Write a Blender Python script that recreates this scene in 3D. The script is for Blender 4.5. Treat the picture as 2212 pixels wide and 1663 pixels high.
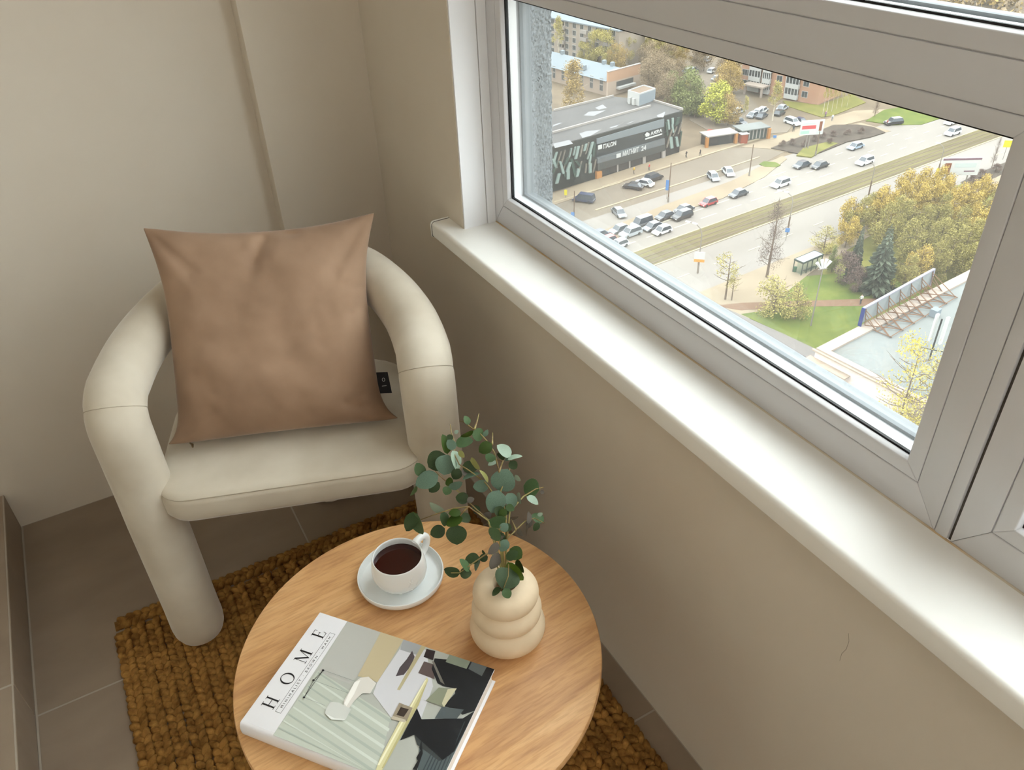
import bpy, bmesh, math, random
import numpy as np
from mathutils import Vector, Matrix
for o in list(bpy.data.objects): bpy.data.objects.remove(o)
SC = bpy.context.scene
COL = SC.collection
random.seed(4); RNG = np.random.default_rng(4)
# ------------------------------------------------------------------ camera
CAM_H = 1.62
cd = bpy.data.cameras.new('camera'); cam = bpy.data.objects.new('camera', cd); COL.objects.link(cam)
cd.sensor_width = 36.0; cd.lens = 27.934; cd.clip_start = 0.05; cd.clip_end = 3000
cam.matrix_world = Matrix(((0.8697628, 0.308996, -0.3847521, 0.0), (-0.4921752, 0.486744, -0.7216951, 0.0), (-0.0357252, 0.817069, 0.575432, 1.62), (0.0, 0.0, 0.0, 1.0)))
SC.camera = cam
# ------------------------------------------------------------------ sky (overcast), fill light, exposure
W = bpy.data.worlds.new('overcast_sky'); SC.world = W; W.use_nodes = True
wn, wl = W.node_tree.nodes, W.node_tree.links
bg = wn['Background']
tc = wn.new('ShaderNodeTexCoord'); sx = wn.new('ShaderNodeSeparateXYZ'); wl.new(tc.outputs['Generated'], sx.inputs[0])
mr = wn.new('ShaderNodeMapRange'); mr.inputs['From Min'].default_value = -0.02; mr.inputs['From Max'].default_value = 1.0
mr.inputs['To Min'].default_value = SKY_LO = 3.8; mr.inputs['To Max'].default_value = SKY_HI = 7.6
wl.new(sx.outputs['Z'], mr.inputs['Value']); wl.new(mr.outputs[0], bg.inputs['Strength'])
bg.inputs['Color'].default_value = (0.97, 0.985, 1.0, 1)
def area(name, loc, rot, sx_, sy_, power, color):
    l = bpy.data.lights.new(name, 'AREA'); l.shape = 'RECTANGLE'; l.size = sx_; l.size_y = sy_; l.energy = power; l.color = color
    o = bpy.data.objects.new(name, l); o.location = loc; o.rotation_euler = rot; COL.objects.link(o); return o
lamp = area('fill_light', (-.2, -1.6, 2.6), (0, 0, 0), 0.5, 0.5, 12, (1.0, 0.95, 0.90))  # unseen fill added near the ceiling behind the camera to lift walls and frames
lamp.rotation_euler = (Vector((0.5, 0.9, 0.5)) - lamp.location).to_track_quat('-Z', 'Y').to_euler()
SC.view_settings.view_transform = 'Standard'; SC.view_settings.look = 'None'
SC.view_settings.exposure = 0.34; SC.view_settings.gamma = 1.0; SC.view_settings.use_curve_mapping = False
try:
    SC.cycles.use_denoising = True; SC.cycles.denoiser = 'OPENIMAGEDENOISE'
    SC.cycles.max_bounces = 10; SC.cycles.diffuse_bounces = 6; SC.cycles.glossy_bounces = 4
    SC.cycles.transparent_max_bounces = 16; SC.cycles.sample_clamp_indirect = 8.0
except Exception: pass
# ------------------------------------------------------------------ helpers
ALB = 1.0          # reflectance scale: the picture colours of the street are brighter than its true paint and asphalt
def lin(c):
    return tuple(ALB*(v/255/12.92 if v/255 <= .04045 else ((v/255+.055)/1.055)**2.4) for v in c)
def nodes(name):
    m = bpy.data.materials.new(name); m.use_nodes = True
    return m, m.node_tree.nodes, m.node_tree.links
def mat(name, c, rough=.6, spec=.5, metal=0, c2=None, scale=8.0, stretch=(1,1,1), bump=0.0, bscale=None, sheen=0, detail=4, coord='Object', dist=.002, lo=.35, hi=.65, coat=0, ior=None):
    """plain procedural material: one colour, or two mixed by noise, with optional noise bump"""
    m, n, l = nodes(name); b = n['Principled BSDF']
    b.inputs['Roughness'].default_value = rough; b.inputs['Metallic'].default_value = metal
    b.inputs['Specular IOR Level'].default_value = spec
    b.inputs['Base Color'].default_value = (*lin(c), 1)
    if sheen: b.inputs['Sheen Weight'].default_value = sheen; b.inputs['Sheen Roughness'].default_value = .4
    if coat: b.inputs['Coat Weight'].default_value = coat; b.inputs['Coat Roughness'].default_value = .15
    if c2 or bump:
        t = n.new('ShaderNodeTexCoord'); mp = n.new('ShaderNodeMapping'); mp.inputs['Scale'].default_value = stretch
        l.new(t.outputs[coord], mp.inputs['Vector'])
    if c2:
        nz = n.new('ShaderNodeTexNoise'); nz.inputs['Scale'].default_value = scale; nz.inputs['Detail'].default_value = detail
        r = n.new('ShaderNodeValToRGB'); r.color_ramp.elements[0].position = lo; r.color_ramp.elements[1].position = hi
        r.color_ramp.elements[0].color = (*lin(c), 1); r.color_ramp.elements[1].color = (*lin(c2), 1)
        l.new(mp.outputs[0], nz.inputs['Vector']); l.new(nz.outputs['Fac'], r.inputs[0]); l.new(r.outputs[0], b.inputs['Base Color'])
    if bump:
        nb = n.new('ShaderNodeTexNoise'); nb.inputs['Scale'].default_value = bscale or scale*4; nb.inputs['Detail'].default_value = 4
        bp = n.new('ShaderNodeBump'); bp.inputs['Strength'].default_value = bump; bp.inputs['Distance'].default_value = dist
        l.new(mp.outputs[0], nb.inputs['Vector']); l.new(nb.outputs['Fac'], bp.inputs['Height']); l.new(bp.outputs[0], b.inputs['Normal'])
    return m
def glass(name, tint=(.97,.985,.98), ior=1.45, dust_haze=0.0):
    m, n, l = nodes(name); n.remove(n['Principled BSDF']); out = n['Material Output']
    tr = n.new('ShaderNodeBsdfTransparent'); tr.inputs[0].default_value = (*tint, 1)
    gl = n.new('ShaderNodeBsdfGlossy'); gl.inputs['Roughness'].default_value = 0.0
    fr = n.new('ShaderNodeFresnel'); ge = n.new('ShaderNodeNewGeometry'); ma = n.new('ShaderNodeMapRange')
    ma.inputs['To Min'].default_value = ior; ma.inputs['To Max'].default_value = 1/ior; l.new(ge.outputs['Backfacing'], ma.inputs['Value']); l.new(ma.outputs[0], fr.inputs['IOR'])
    mx = n.new('ShaderNodeMixShader'); l.new(fr.outputs[0], mx.inputs[0]); l.new(tr.outputs[0], mx.inputs[1]); l.new(gl.outputs[0], mx.inputs[2])
    if dust_haze:      # milky film: window grime, with the veil of haze over the street added
        di = n.new('ShaderNodeBsdfTranslucent'); di.inputs[0].default_value = (.9,.9,.88,1); tx = n.new('ShaderNodeTexCoord'); nz = n.new('ShaderNodeTexNoise'); nz.inputs['Scale'].default_value = 5; nz.inputs['Detail'].default_value = 8
        r = n.new('ShaderNodeMapRange'); r.inputs['From Min'].default_value = .3; r.inputs['From Max'].default_value = .7; r.inputs['To Min'].default_value = dust_haze*.75; r.inputs['To Max'].default_value = dust_haze*1.25
        l.new(tx.outputs['Object'], nz.inputs['Vector']); l.new(nz.outputs['Fac'], r.inputs['Value']); m2 = n.new('ShaderNodeMixShader'); l.new(r.outputs[0], m2.inputs[0]); l.new(mx.outputs[0], m2.inputs[1]); l.new(di.outputs[0], m2.inputs[2]); mx = m2
    l.new(mx.outputs[0], out.inputs['Surface']); return m
def tag(o, label=None, cat=None, group=None, kind=None):
    for k, v in (('label', label), ('category', cat), ('group', group), ('kind', kind)):
        if v: o[k] = v
    return o
def empty(name, loc=(0,0,0), rz=0.0, parent=None):
    o = bpy.data.objects.new(name, None); COL.objects.link(o); o.location = loc; o.rotation_euler = (0,0,rz)
    o.empty_display_size = .05
    if parent: o.parent = parent
    return o
def link(name, me, parent=None, loc=None, rz=None):
    o = bpy.data.objects.new(name, me); COL.objects.link(o)
    if parent: o.parent = parent
    if loc is not None: o.location = loc
    if rz is not None: o.rotation_euler = (0,0,rz)
    return o
def smooth(me, ang=None):
    me.polygons.foreach_set('use_smooth', [True]*len(me.polygons))
    if ang:
        try: me.set_sharp_from_angle(angle=math.radians(ang))
        except Exception: pass
class MB:
    """collects geometry for one mesh"""
    def __init__(s): s.v=[]; s.f=[]; s.mi=[]
    def add(s, v, f, mi=0):
        b=len(s.v); s.v.extend([tuple(p) for p in v]); s.f.extend([tuple(b+i for i in q) for q in f]); s.mi.extend([mi]*len(f)); return s
    def box(s, x0,x1,y0,y1,z0,z1, mi=0):
        return s.add([(x0,y0,z0),(x1,y0,z0),(x1,y1,z0),(x0,y1,z0),(x0,y0,z1),(x1,y0,z1),(x1,y1,z1),(x0,y1,z1)],
          [(3,2,1,0),(4,5,6,7),(0,1,5,4),(1,2,6,5),(2,3,7,6),(3,0,4,7)], mi)
    def prism(s, poly, z0, z1, mi=0):
        n=len(poly); a=sum(poly[i][0]*poly[(i+1)%n][1]-poly[(i+1)%n][0]*poly[i][1] for i in range(n))
        if a<0: poly=poly[::-1]
        return s.add([(x,y,z0) for x,y in poly]+[(x,y,z1) for x,y in poly],
          [tuple(range(n-1,-1,-1)), tuple(range(n,2*n))]+[(i,(i+1)%n,n+(i+1)%n,n+i) for i in range(n)], mi)
    def prism_x(s, poly, x0, x1, mi=0):      # poly in (y,z)
        n=len(poly); a=sum(poly[i][0]*poly[(i+1)%n][1]-poly[(i+1)%n][0]*poly[i][1] for i in range(n))
        if a<0: poly=poly[::-1]
        return s.add([(x0,y,z) for y,z in poly]+[(x1,y,z) for y,z in poly],
          [tuple(range(n-1,-1,-1)), tuple(range(n,2*n))]+[(i,(i+1)%n,n+(i+1)%n,n+i) for i in range(n)], mi)
    def prism_y(s, poly, y0, y1, mi=0):      # poly in (x,z)
        n=len(poly); a=sum(poly[i][0]*poly[(i+1)%n][1]-poly[(i+1)%n][0]*poly[i][1] for i in range(n))
        if a<0: poly=poly[::-1]
        return s.add([(x,y1,z) for x,z in poly]+[(x,y0,z) for x,z in poly],
          [tuple(range(n-1,-1,-1)), tuple(range(n,2*n))]+[(i,(i+1)%n,n+(i+1)%n,n+i) for i in range(n)], mi)
    def tube(s, pts, r, n=8, mi=0, cap=True):
        pts=[Vector(p) for p in pts]; k=len(pts); rs=r if isinstance(r,(list,tuple)) else [r]*k
        up=None; rings=[]
        for i,p in enumerate(pts):
            t=(pts[min(i+1,k-1)]-pts[max(i-1,0)]).normalized()
            if up is None:
                up=Vector((0,0,1)) if abs(t.z)<.9 else Vector((1,0,0))
            a=t.cross(up); a=a.normalized() if a.length>1e-6 else t.orthogonal().normalized()
            b=a.cross(t).normalized(); up=b
            rings.append([p+(a*math.cos(2*math.pi*j/n)+b*math.sin(2*math.pi*j/n))*rs[i] for j in range(n)])
        v=[q for ring in rings for q in ring]; f=[]
        for i in range(k-1):
            for j in range(n):
                f.append((i*n+j, i*n+(j+1)%n, (i+1)*n+(j+1)%n, (i+1)*n+j))
        if cap: f.append(tuple(range(n-1,-1,-1))); f.append(tuple((k-1)*n+j for j in range(n)))
        return s.add(v,f,mi)
    def lathe(s, prof, n=48, mi=0, c=(0,0,0), wob=None):
        v=[]; f=[]; k=len(prof)
        for r,z in prof:
            for j in range(n):
                a=2*math.pi*j/n; v.append((c[0]+r*math.cos(a), c[1]+r*math.sin(a), c[2]+z))
        for i in range(k-1):
            for j in range(n):
                f.append((i*n+j, i*n+(j+1)%n, (i+1)*n+(j+1)%n, (i+1)*n+j))
        if prof[0][0]>1e-5: f.append(tuple(range(n-1,-1,-1)))
        if prof[-1][0]>1e-5: f.append(tuple((k-1)*n+j for j in range(n)))
        return s.add(v,f,mi)
    def mesh(s, name, mats, sm=False, ang=None):
        me=bpy.data.meshes.new(name); me.from_pydata(s.v,[],s.f)
        for m in (mats if isinstance(mats,(list,tuple)) else [mats]): me.materials.append(m)
        if any(s.mi): me.polygons.foreach_set('material_index', s.mi)
        me.update()
        if sm: smooth(me, ang)
        return me
    def build(s, name, mats, parent=None, sm=False, ang=None, loc=None, rz=None):
        return link(name, s.mesh(name, mats, sm, ang), parent, loc, rz)
def bevel(o, w, seg=2, lim=35):
    bm=bmesh.new(); bm.from_mesh(o.data)
    bmesh.ops.remove_doubles(bm, verts=bm.verts, dist=1e-6)
    e=[e for e in bm.edges if len(e.link_faces)==2 and e.calc_face_angle(0)>math.radians(lim)]
    bmesh.ops.bevel(bm, geom=e, offset=w, segments=seg, profile=.5, affect='EDGES', clamp_overlap=True)
    bm.to_mesh(o.data); bm.free(); smooth(o.data, 40); return o
# ------------------------------------------------------------------ materials
M_wall   = mat('painted_wall', (217,209,196), .85, .25, c2=(214,205,191), scale=3, bump=.05, bscale=180, dist=.001)
M_ceil   = mat('ceiling_paint', (235,232,226), .9)
M_pvc    = mat('white_pvc', (206,206,209), .28, .5)
M_pvco   = mat('grey_outer_pvc', (104,110,114), .5)
M_sill   = mat('white_laminate', (240,240,236), .38, .45, bump=.04, bscale=260, dist=.0008)
M_reveal = mat('white_reveal_panel', (238,240,244), .4)
M_groove = mat('dark_joint', (78,72,68), .8)
M_rubber = mat('black_rubber', (14,14,15), .6)
M_gasket = mat('grey_gasket', (70,78,84), .6)
M_alu    = mat('bright_aluminium', (226,228,230), .3, .5, metal=.35)
M_caulk  = mat('old_caulk', (206,196,178), .8, c2=(186,152,104), scale=9, lo=.5, hi=.75)
M_stucco = mat('grey_stucco', (114,119,122), .95, .2, c2=(106,111,114), scale=60, bump=.8, bscale=160, dist=.004)
M_glass  = glass('window_glass'); M_glassd = glass('dusty_hazy_window_glass', dust_haze=.018)
M_tile   = mat('taupe_stone_tile', (134,118,102), .5, .4, c2=(150,134,117), scale=2.6, stretch=(1,2.2,1), bump=.05, bscale=60, dist=.001, detail=8)
M_grout  = mat('pale_grout', (168,158,145), .9)
M_velvet = mat('beige_velvet', (212,204,188), .8, .25, c2=(192,182,164), scale=6, lo=.3, hi=.7, sheen=.5, bump=.05, bscale=500, dist=.0006)
M_seam   = mat('seam_thread', (182,172,154), .9)
M_pillow = mat('tan_velvet', (172,143,119), .82, .2, c2=(124,98,77), scale=3.4, lo=.28, hi=.74, sheen=.3, bump=.06, bscale=420, dist=.0007, detail=8)
M_black  = mat('black_fabric', (18,18,22), .8)
M_brass  = mat('zip_metal', (150,135,110), .35, metal=1)
M_china  = mat('white_porcelain', (236,240,240), .22, .5)
M_tea    = mat('black_tea', (44,8,4), .06, .5)
M_vase   = mat('cream_ceramic', (226,206,176), .62, .35, c2=(220,199,168), scale=30, bump=.06, bscale=120, dist=.0008)
M_stem   = mat('eucalyptus_stem', (150,140,82), .6, c2=(120,92,58), scale=20)
M_jute   = mat('jute_braid', (182,137,74), .9, .12, c2=(110,73,33), scale=42, lo=.28, hi=.7, bump=1.0, bscale=200, dist=.002, detail=6)
LEAFC = [((100,124,106),(84,106,90)), ((58,76,44),(44,60,34)), ((156,174,154),(134,154,136)), ((172,172,112),(150,150,86)), ((54,76,22),(44,64,16)), ((112,106,98),(92,88,80)), ((82,108,70),(68,92,58)), ((86,112,30),(66,92,22))]
M_leaf = []
for i,(a,b_) in enumerate(LEAFC):
    m_ = mat('eucalyptus_leaf_%d'%i, a, .5, .4, c2=b_, scale=40); m_.node_tree.nodes['Principled BSDF'].inputs['Specular IOR Level'].default_value=.25; M_leaf.append(m_)
def wood_mat():
    m,n,l = nodes('acacia_wood'); b=n['Principled BSDF']; b.inputs['Roughness'].default_value=.42; b.inputs['Specular IOR Level'].default_value=.35
    t=n.new('ShaderNodeTexCoord'); mp=n.new('ShaderNodeMapping'); mp.inputs['Rotation'].default_value=(0,0,math.radians(-4)); l.new(t.outputs['Object'],mp.inputs['Vector'])
    s1=n.new('ShaderNodeMapping'); s1.inputs['Scale'].default_value=(2.2,11,1); l.new(mp.outputs[0],s1.inputs['Vector'])
    n1=n.new('ShaderNodeTexNoise'); n1.inputs['Scale'].default_value=1.6; n1.inputs['Detail'].default_value=6; n1.inputs['Distortion'].default_value=1.1; l.new(s1.outputs[0],n1.inputs['Vector'])
    r1=n.new('ShaderNodeValToRGB'); e=r1.color_ramp.elements; e[0].position=.3; e[0].color=(*lin((224,181,130)),1); e[1].position=.78; e[1].color=(*lin((180,133,91)),1)
    x=e.new(.52); x.color=(*lin((211,164,112)),1); l.new(n1.outputs['Fac'],r1.inputs[0])
    s2=n.new('ShaderNodeMapping'); s2.inputs['Scale'].default_value=(26,260,1); l.new(mp.outputs[0],s2.inputs['Vector'])
    n2=n.new('ShaderNodeTexNoise'); n2.inputs['Scale'].default_value=1.0; n2.inputs['Detail'].default_value=3; l.new(s2.outputs[0],n2.inputs['Vector'])
    r2=n.new('ShaderNodeValToRGB'); r2.color_ramp.elements[0].position=.36; r2.color_ramp.elements[0].color=(.76,.69,.63,1); r2.color_ramp.elements[1].position=.56; r2.color_ramp.elements[1].color=(1,1,1,1); l.new(n2.outputs['Fac'],r2.inputs[0])
    mx=n.new('ShaderNodeMix'); mx.data_type='RGBA'; mx.blend_type='MULTIPLY'; mx.inputs[0].default_value=.6
    l.new(r1.outputs[0],mx.inputs[6]); l.new(r2.outputs[0],mx.inputs[7]); l.new(mx.outputs[2],b.inputs['Base Color'])
    bp=n.new('ShaderNodeBump'); bp.inputs['Strength'].default_value=.15; bp.inputs['Distance'].default_value=.0006; l.new(n2.outputs['Fac'],bp.inputs['Height']); l.new(bp.outputs[0],b.inputs['Normal'])
    return m
M_wood = wood_mat()
# ------------------------------------------------------------------ room shell
XW=.7352; YB=2.177; XR=-.98; YF=-2.6; ZC=2.68; XO=.965; YO=1.5876; YE=-1.75; ZS=.81; ZT=2.46
def struct(o, **k): o['kind']='structure'; return tag(o, **k)
fl = MB().box(-.4811,XO,YF,YB+.2,-.12,-.0006).build('floor', M_grout); struct(fl)
def tile_piece(x0,x1,y0,y1,z0,z1,parent,nm='tile'):
    o = MB().box(x0,x1,y0,y1,z0,z1).build(nm, M_tile, parent); bevel(o,.0012,1); return o
TP=.704; G_=.0017
xs=[-.4811,.224,XW]; ys=[YB-TP*i for i in range(0,7)]
for i in range(len(xs)-1):
    for j in range(len(ys)-1):
        tile_piece(xs[i]+(.004 if i==0 else G_), xs[i+1]-G_, ys[j+1]+G_, ys[j]-(G_ if j else .002), -.012, 0, fl)
st = MB().box(XR,-.4811-.0012,YF,YB,-.12,.1244).build('trim_1', M_grout); struct(st)   # the raised floor of the room beyond
for j in range(len(ys)-1):
    y0,y1=ys[j+1]+G_,ys[j]-G_
    tile_piece(-.4811-.010,-.4811,y0,y1,.003,.1235,st)
    for i in range(1):
        tile_piece(max(XR,-.4811-TP*(i+1)+G_),-.4811-TP*i-(.004 if i==0 else G_),y0,y1,.113,.125,st)
# back wall: left plane, and a slightly proud pier towards the window
wb = MB().box(XR,XW+.3,YB,YB+.2,-.1,ZC).build('wall_back', M_wall); struct(wb)
XP=.4340; pier = MB().box(XP,XW+.1,YB-.060,YB+.01,0,ZC).build('wall_back_pier', M_wall, wb); bevel(pier,.002,2)
wr = MB().box(XW,.897,YO,YB+.2,-.1,ZC).box(XW,.897,YF,YO,-.1,ZS).box(XW,.897,YF,YO,ZT,ZC).box(XW,.897,YF,YE,ZS,ZT).build('wall_right', M_wall); struct(wr)
wl_ = MB().box(XR-.2,XR,YF-.2,YB+.2,-.1,ZC).build('wall_left', M_wall); struct(wl_)
wf = MB().box(XR,XO,YF-.2,YF,-.1,ZC).build('wall_front', M_wall); struct(wf)
ce = MB().box(XR-.2,XO,YF-.2,YB+.2,ZC,ZC+.2).build('ceiling', M_ceil); struct(ce)
# outside stucco skin, its jamb lit from outside
def stucco():
    bm=bmesh.new()
    def grid(o,u,v,nu,nv,amp):
        o,u,v=Vector(o),Vector(u),Vector(v); nrm=u.cross(v).normalized(); g=[]
        for i in range(nu+1):
            row=[]
            for j in range(nv+1):
                p=o+u*(i/nu)+v*(j/nv); k=random.gauss(0,1)*amp
                row.append(bm.verts.new(p+nrm*k))
            g.append(row)
        for i in range(nu):
            for j in range(nv): bm.faces.new((g[i][j],g[i+1][j],g[i+1][j+1],g[i][j+1]))
    grid((.897,1.56,.55),(.068,0,0),(0,0,1.25),22,330,.0011)
    me=bpy.data.meshes.new('stucco'); 
    for (a,b,c,d,e,f) in ((.895,.963,1.562,2.6,-1.5,4),(.895,.963,YF-1,1.565,-1.5,.80),(.895,.963,YF-1,1.565,ZT+.02,4),(.895,.963,YF-1,YE,.8,ZT+.03),(.895,.963,1.56,1.565,-1.5,.551),(.895,.963,1.56,1.565,1.799,4)):
        r=bmesh.ops.create_cube(bm,size=1); bmesh.ops.scale(bm,vec=(b-a,d-c,f-e),verts=r['verts']); bmesh.ops.translate(bm,vec=((a+b)/2,(c+d)/2,(e+f)/2),verts=r['verts'])
    bm.to_mesh(me); bm.free(); me.materials.append(M_stucco); return me
so=link('outer_wall_1', stucco()); so.name='wall_outside'; struct(so)
crk = MB().tube([(0.735, 0.4042, 0.673),(0.735, 0.4001, 0.6602),(0.735, 0.4003, 0.6421),(0.735, 0.4046, 0.6264),(0.735, 0.4041, 0.6109)],.00032,4).build('hairline_crack', mat('crack_line',(150,138,122)), wr)
# reveal lining
rv = MB().box(XW+.0015,.797,YO-.004,YO,ZS,ZT).build('trim_2', M_reveal); struct(rv); bevel(rv,.001,1)
rv2= MB().box(.7985,.8205,YO-.0055,YO,ZS,ZT).build('edge_strip', M_reveal, rv); bevel(rv2,.001,1)
# window sill board with rounded nose
def sill_profile(x0, x1, z0, z1, r=.009):
    p=[]
    for a in range(0,91,15): p.append((x0+r-r*math.cos(math.radians(a)), z1-r+r*math.sin(math.radians(a))))
    p+= [(x1,z1),(x1,z0)]
    for a in range(0,91,30): p.append((x0+.004-.004*math.sin(math.radians(a)), z0+.004-.004*math.cos(math.radians(a))))
    return p
sl = MB().prism_y(sill_profile(.6875,.822,.8095,.8470),YF,YO-.0005).prism_y(sill_profile(.6875,XW-.0003,.8095,.8470),YO-.0005,1.665).build('trim_3', M_sill, sm=True, ang=40); struct(sl)
cp = MB().prism_y(sill_profile(.6855,XW-.0003,.8075,.8492,.011),1.6652,1.6712).build('end_cap', M_sill, sl); bevel(cp,.0015,2,60)
cr = MB().prism_y(sill_profile(.6865,XW-.0003,.8085,.8478,.010),1.6640,1.6653).build('cap_joint', M_groove, sl)
ck = MB().tube([(.8195,YO-.006,.8472),(.8195,YE,.8472)],.0018,6).build('caulk', M_caulk, sl)
# ------------------------------------------------------------------ windows
XF=.8205
def window(name, ya, yb, rows, z0, z1, sash=False):
    """frame between y=ya (near) and yb (far); rows = list of (z_lo,z_hi) of the glazed openings"""
    w=empty(name); w['kind']='structure'; e=.0625; bw=.0225
    oy0,oy1=ya+e,yb-e
    def mem(nm,poly,x0=XF,x1=.8885,m=M_pvc,bv=.0012):
        o=MB().prism_x(poly,x0,x1).build(nm,m,w)
        if bv: bevel(o,bv,2)
        return o
    j=.00035
    zb,zt=rows[0][0],rows[-1][1]
    mem('frame_stile',[(yb,z0),(yb,z1),(oy1+bw,zt+bw),(oy1+bw,zb-bw)])
    mem('frame_stile',[(ya,z0),(ya,z1),(oy0-bw,zt+bw),(oy0-bw,zb-bw)])
    mem('frame_rail',[(ya+j,z0),(yb-j,z0),(oy1+bw-j,zb-bw),(oy0-bw+j,zb-bw)])
    mem('frame_rail',[(ya+j,z1),(yb-j,z1),(oy1+bw-j,zt+bw),(oy0-bw+j,zt+bw)])
    for (a,b),(c,d) in zip(rows[:-1],rows[1:]):
        mem('transom',[(oy0-bw+j,b+bw),(oy1+bw-j,b+bw),(oy1+bw-j,c-bw),(oy0-bw+j,c-bw)])
    # backing that closes the bead joints
    for (a,b) in rows:
        bk=MB(); g=.001
        for poly in ([(oy1,a),(oy1,b),(oy1+bw,b+bw),(oy1+bw,a-bw)],[(oy0,a),(oy0,b),(oy0-bw,b+bw),(oy0-bw,a-bw)],[(oy0,a),(oy1,a),(oy1+bw,a-bw),(oy0-bw,a-bw)],[(oy0,b),(oy1,b),(oy1+bw,b+bw),(oy0-bw,b+bw)]):
            bk.prism_x(poly,XF+.003,.8885)
        bk.build('frame_core',[M_pvc],w)
        g=.0011
        def bead(p_in, p_out):
            # p_in: two points on the opening edge, p_out on the joint side; face on the room side, lip sloping to the glass
            (a1,a2),(b1,b2)=p_in,p_out
            cy,cz=(a1[0]+a2[0])/2-(b1[0]+b2[0])/2,(a1[1]+a2[1])/2-(b1[1]+b2[1])/2
            L=math.hypot(cy,cz); k=.003/L
            def sh(p,t): return (p[0]+cy*t,p[1]+cz*t)
            v=[(XF,*b1),(XF,*b2),(XF,*a2),(XF,*a1),(XF+.0105,*sh(a1,k)),(XF+.0105,*sh(a2,k)),(XF+.0105,*b2),(XF+.0105,*b1)]
            o=MB().add(v,[(0,1,2,3),(3,2,5,4),(4,5,6,7),(7,6,1,0),(0,3,4,7),(1,6,5,2)]).build('glazing_bead',M_pvc,w)
            bm=bmesh.new(); bm.from_mesh(o.data); bmesh.ops.recalc_face_normals(bm,faces=bm.faces); bm.to_mesh(o.data); bm.free(); bevel(o,.0016,3)
        q=bw-g
        bead([(oy0,a),(oy1,a)],[(oy0-q,a-q),(oy1+q,a-q)]); bead([(oy0,b),(oy1,b)],[(oy0-q,b+q),(oy1+q,b+q)])
        bead([(oy1,a),(oy1,b)],[(oy1+q,a-q),(oy1+q,b+q)]); bead([(oy0,a),(oy0,b)],[(oy0-q,a-q),(oy0-q,b+q)])
        def ring(nm,x0,x1,inn,out,m):
            r=MB()
            A=(oy0+inn,oy1-inn,a+inn,b-inn); B=(oy0-out,oy1+out,a-out,b+out)
            r.box(x0,x1,B[0],B[1],B[2],A[2]).box(x0,x1,B[0],B[1],A[3],B[3]).box(x0,x1,B[0],A[0],A[2],A[3]).box(x0,x1,A[1],B[1],A[2],A[3])
            return r.build(nm,m,w)
        ring('inner_gasket',XF+.0107,XF+.0155,.0050,.004,M_rubber)
        ring('spacer_bar',XF+.0185,XF+.0365,.0025,.004,M_alu)
        ring('outer_gasket',XF+.0425,XF+.050,.0055,.004,M_gasket)
        ring('outer_lip',XF+.0502,.889,.0045,.012,M_pvco)
        for xg in (XF+.0158,XF+.0385):
            MB().box(xg,xg+.0018,oy0-.003,oy1+.003,a-.003,b+.003).build('pane',M_glass if xg<XF+.02 else M_glassd,w)
    return w
window('window_1', .3860, 1.5850, [(.9210,1.3460),(1.4385,2.30)], .8465, ZT)
window('window_2', -.62, .3627, [(.9210,2.30)], .8465, ZT)
window('window_3', YE+.01, -.645, [(.9210,2.30)], .8465, ZT)
cpl=MB().box(XF-.0015,.897,.3668,.3852,.8465,ZT).build('trim_4',M_pvc); struct(cpl); bevel(cpl,.003,2)
gp=MB().box(XF+.004,.897,.3622,.3672,.8465,ZT).box(XF+.004,.897,-.645,-.62,.8465,ZT).build('joint_gap',M_groove,cpl)
dr=MB().prism_y([(.895,.842),(.975,.822),(.975,.812),(.895,.832)],YE,1.558).build('trim_5',mat('grey_sheet_metal',(84,88,92),.6)); struct(dr)
# ------------------------------------------------------------------ the street below
ZG=-64.38; ALB=.345
def omat(n,c,c2=None,s=.2,r=.9,**k): return mat(n,c,r,.2,c2=c2,scale=s,**k)
O_asph = omat('asphalt',(176,168,160),(164,156,147),.06,stretch=(.25,1.5,1))
O_lot  = omat('parking_asphalt',(156,143,127),(142,129,113),.05)
O_walk = omat('sandy_pavement',(186,168,142),(170,152,128),.12)
O_kerb = omat('kerb_stone',(206,190,160))
O_soil = omat('bare_soil',(104,92,80),(82,70,60),.5)
O_soil2= omat('brown_ground',(150,132,108),(128,112,92),.15)
O_grass= omat('lawn_grass',(126,136,54),(100,118,40),.35)
O_grs2 = omat('dry_grass',(150,144,72),(128,128,56),.4)
O_med  = omat('tram_bed_grass',(140,130,82),(108,96,66),.6,stretch=(.08,1.2,1))
O_rail = omat('tram_rail',(128,112,92))
O_mark = omat('road_paint',(236,226,196))
O_path = omat('brown_path',(150,116,92))
O_grey = omat('grey_path',(150,142,138))
SLN=[0]
def slab(name, poly, m, dz, kind='structure', parent=None, **k):
    SLN[0]+=1; dz+=.0004*SLN[0]
    o=MB().prism(poly,ZG-.3,ZG+dz).build(name,m,parent)
    if not parent: tag(o,kind=kind,**k)
    return o
gr=slab('ground',[(-60,-400),(900,-400),(900,900),(-60,900)],O_soil2,0.0)
lot=slab('parking_lot',[(83.786, 137.982),(71.5, 117.951),(84.728, 113.992),(123.627, 123.278),(137.476, 129.181),(147.908, 132.311),(144.266, 137.785),(136.661, 142.398),(122.828, 139.533),(98.886, 140.843)],O_lot,.03)
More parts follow.
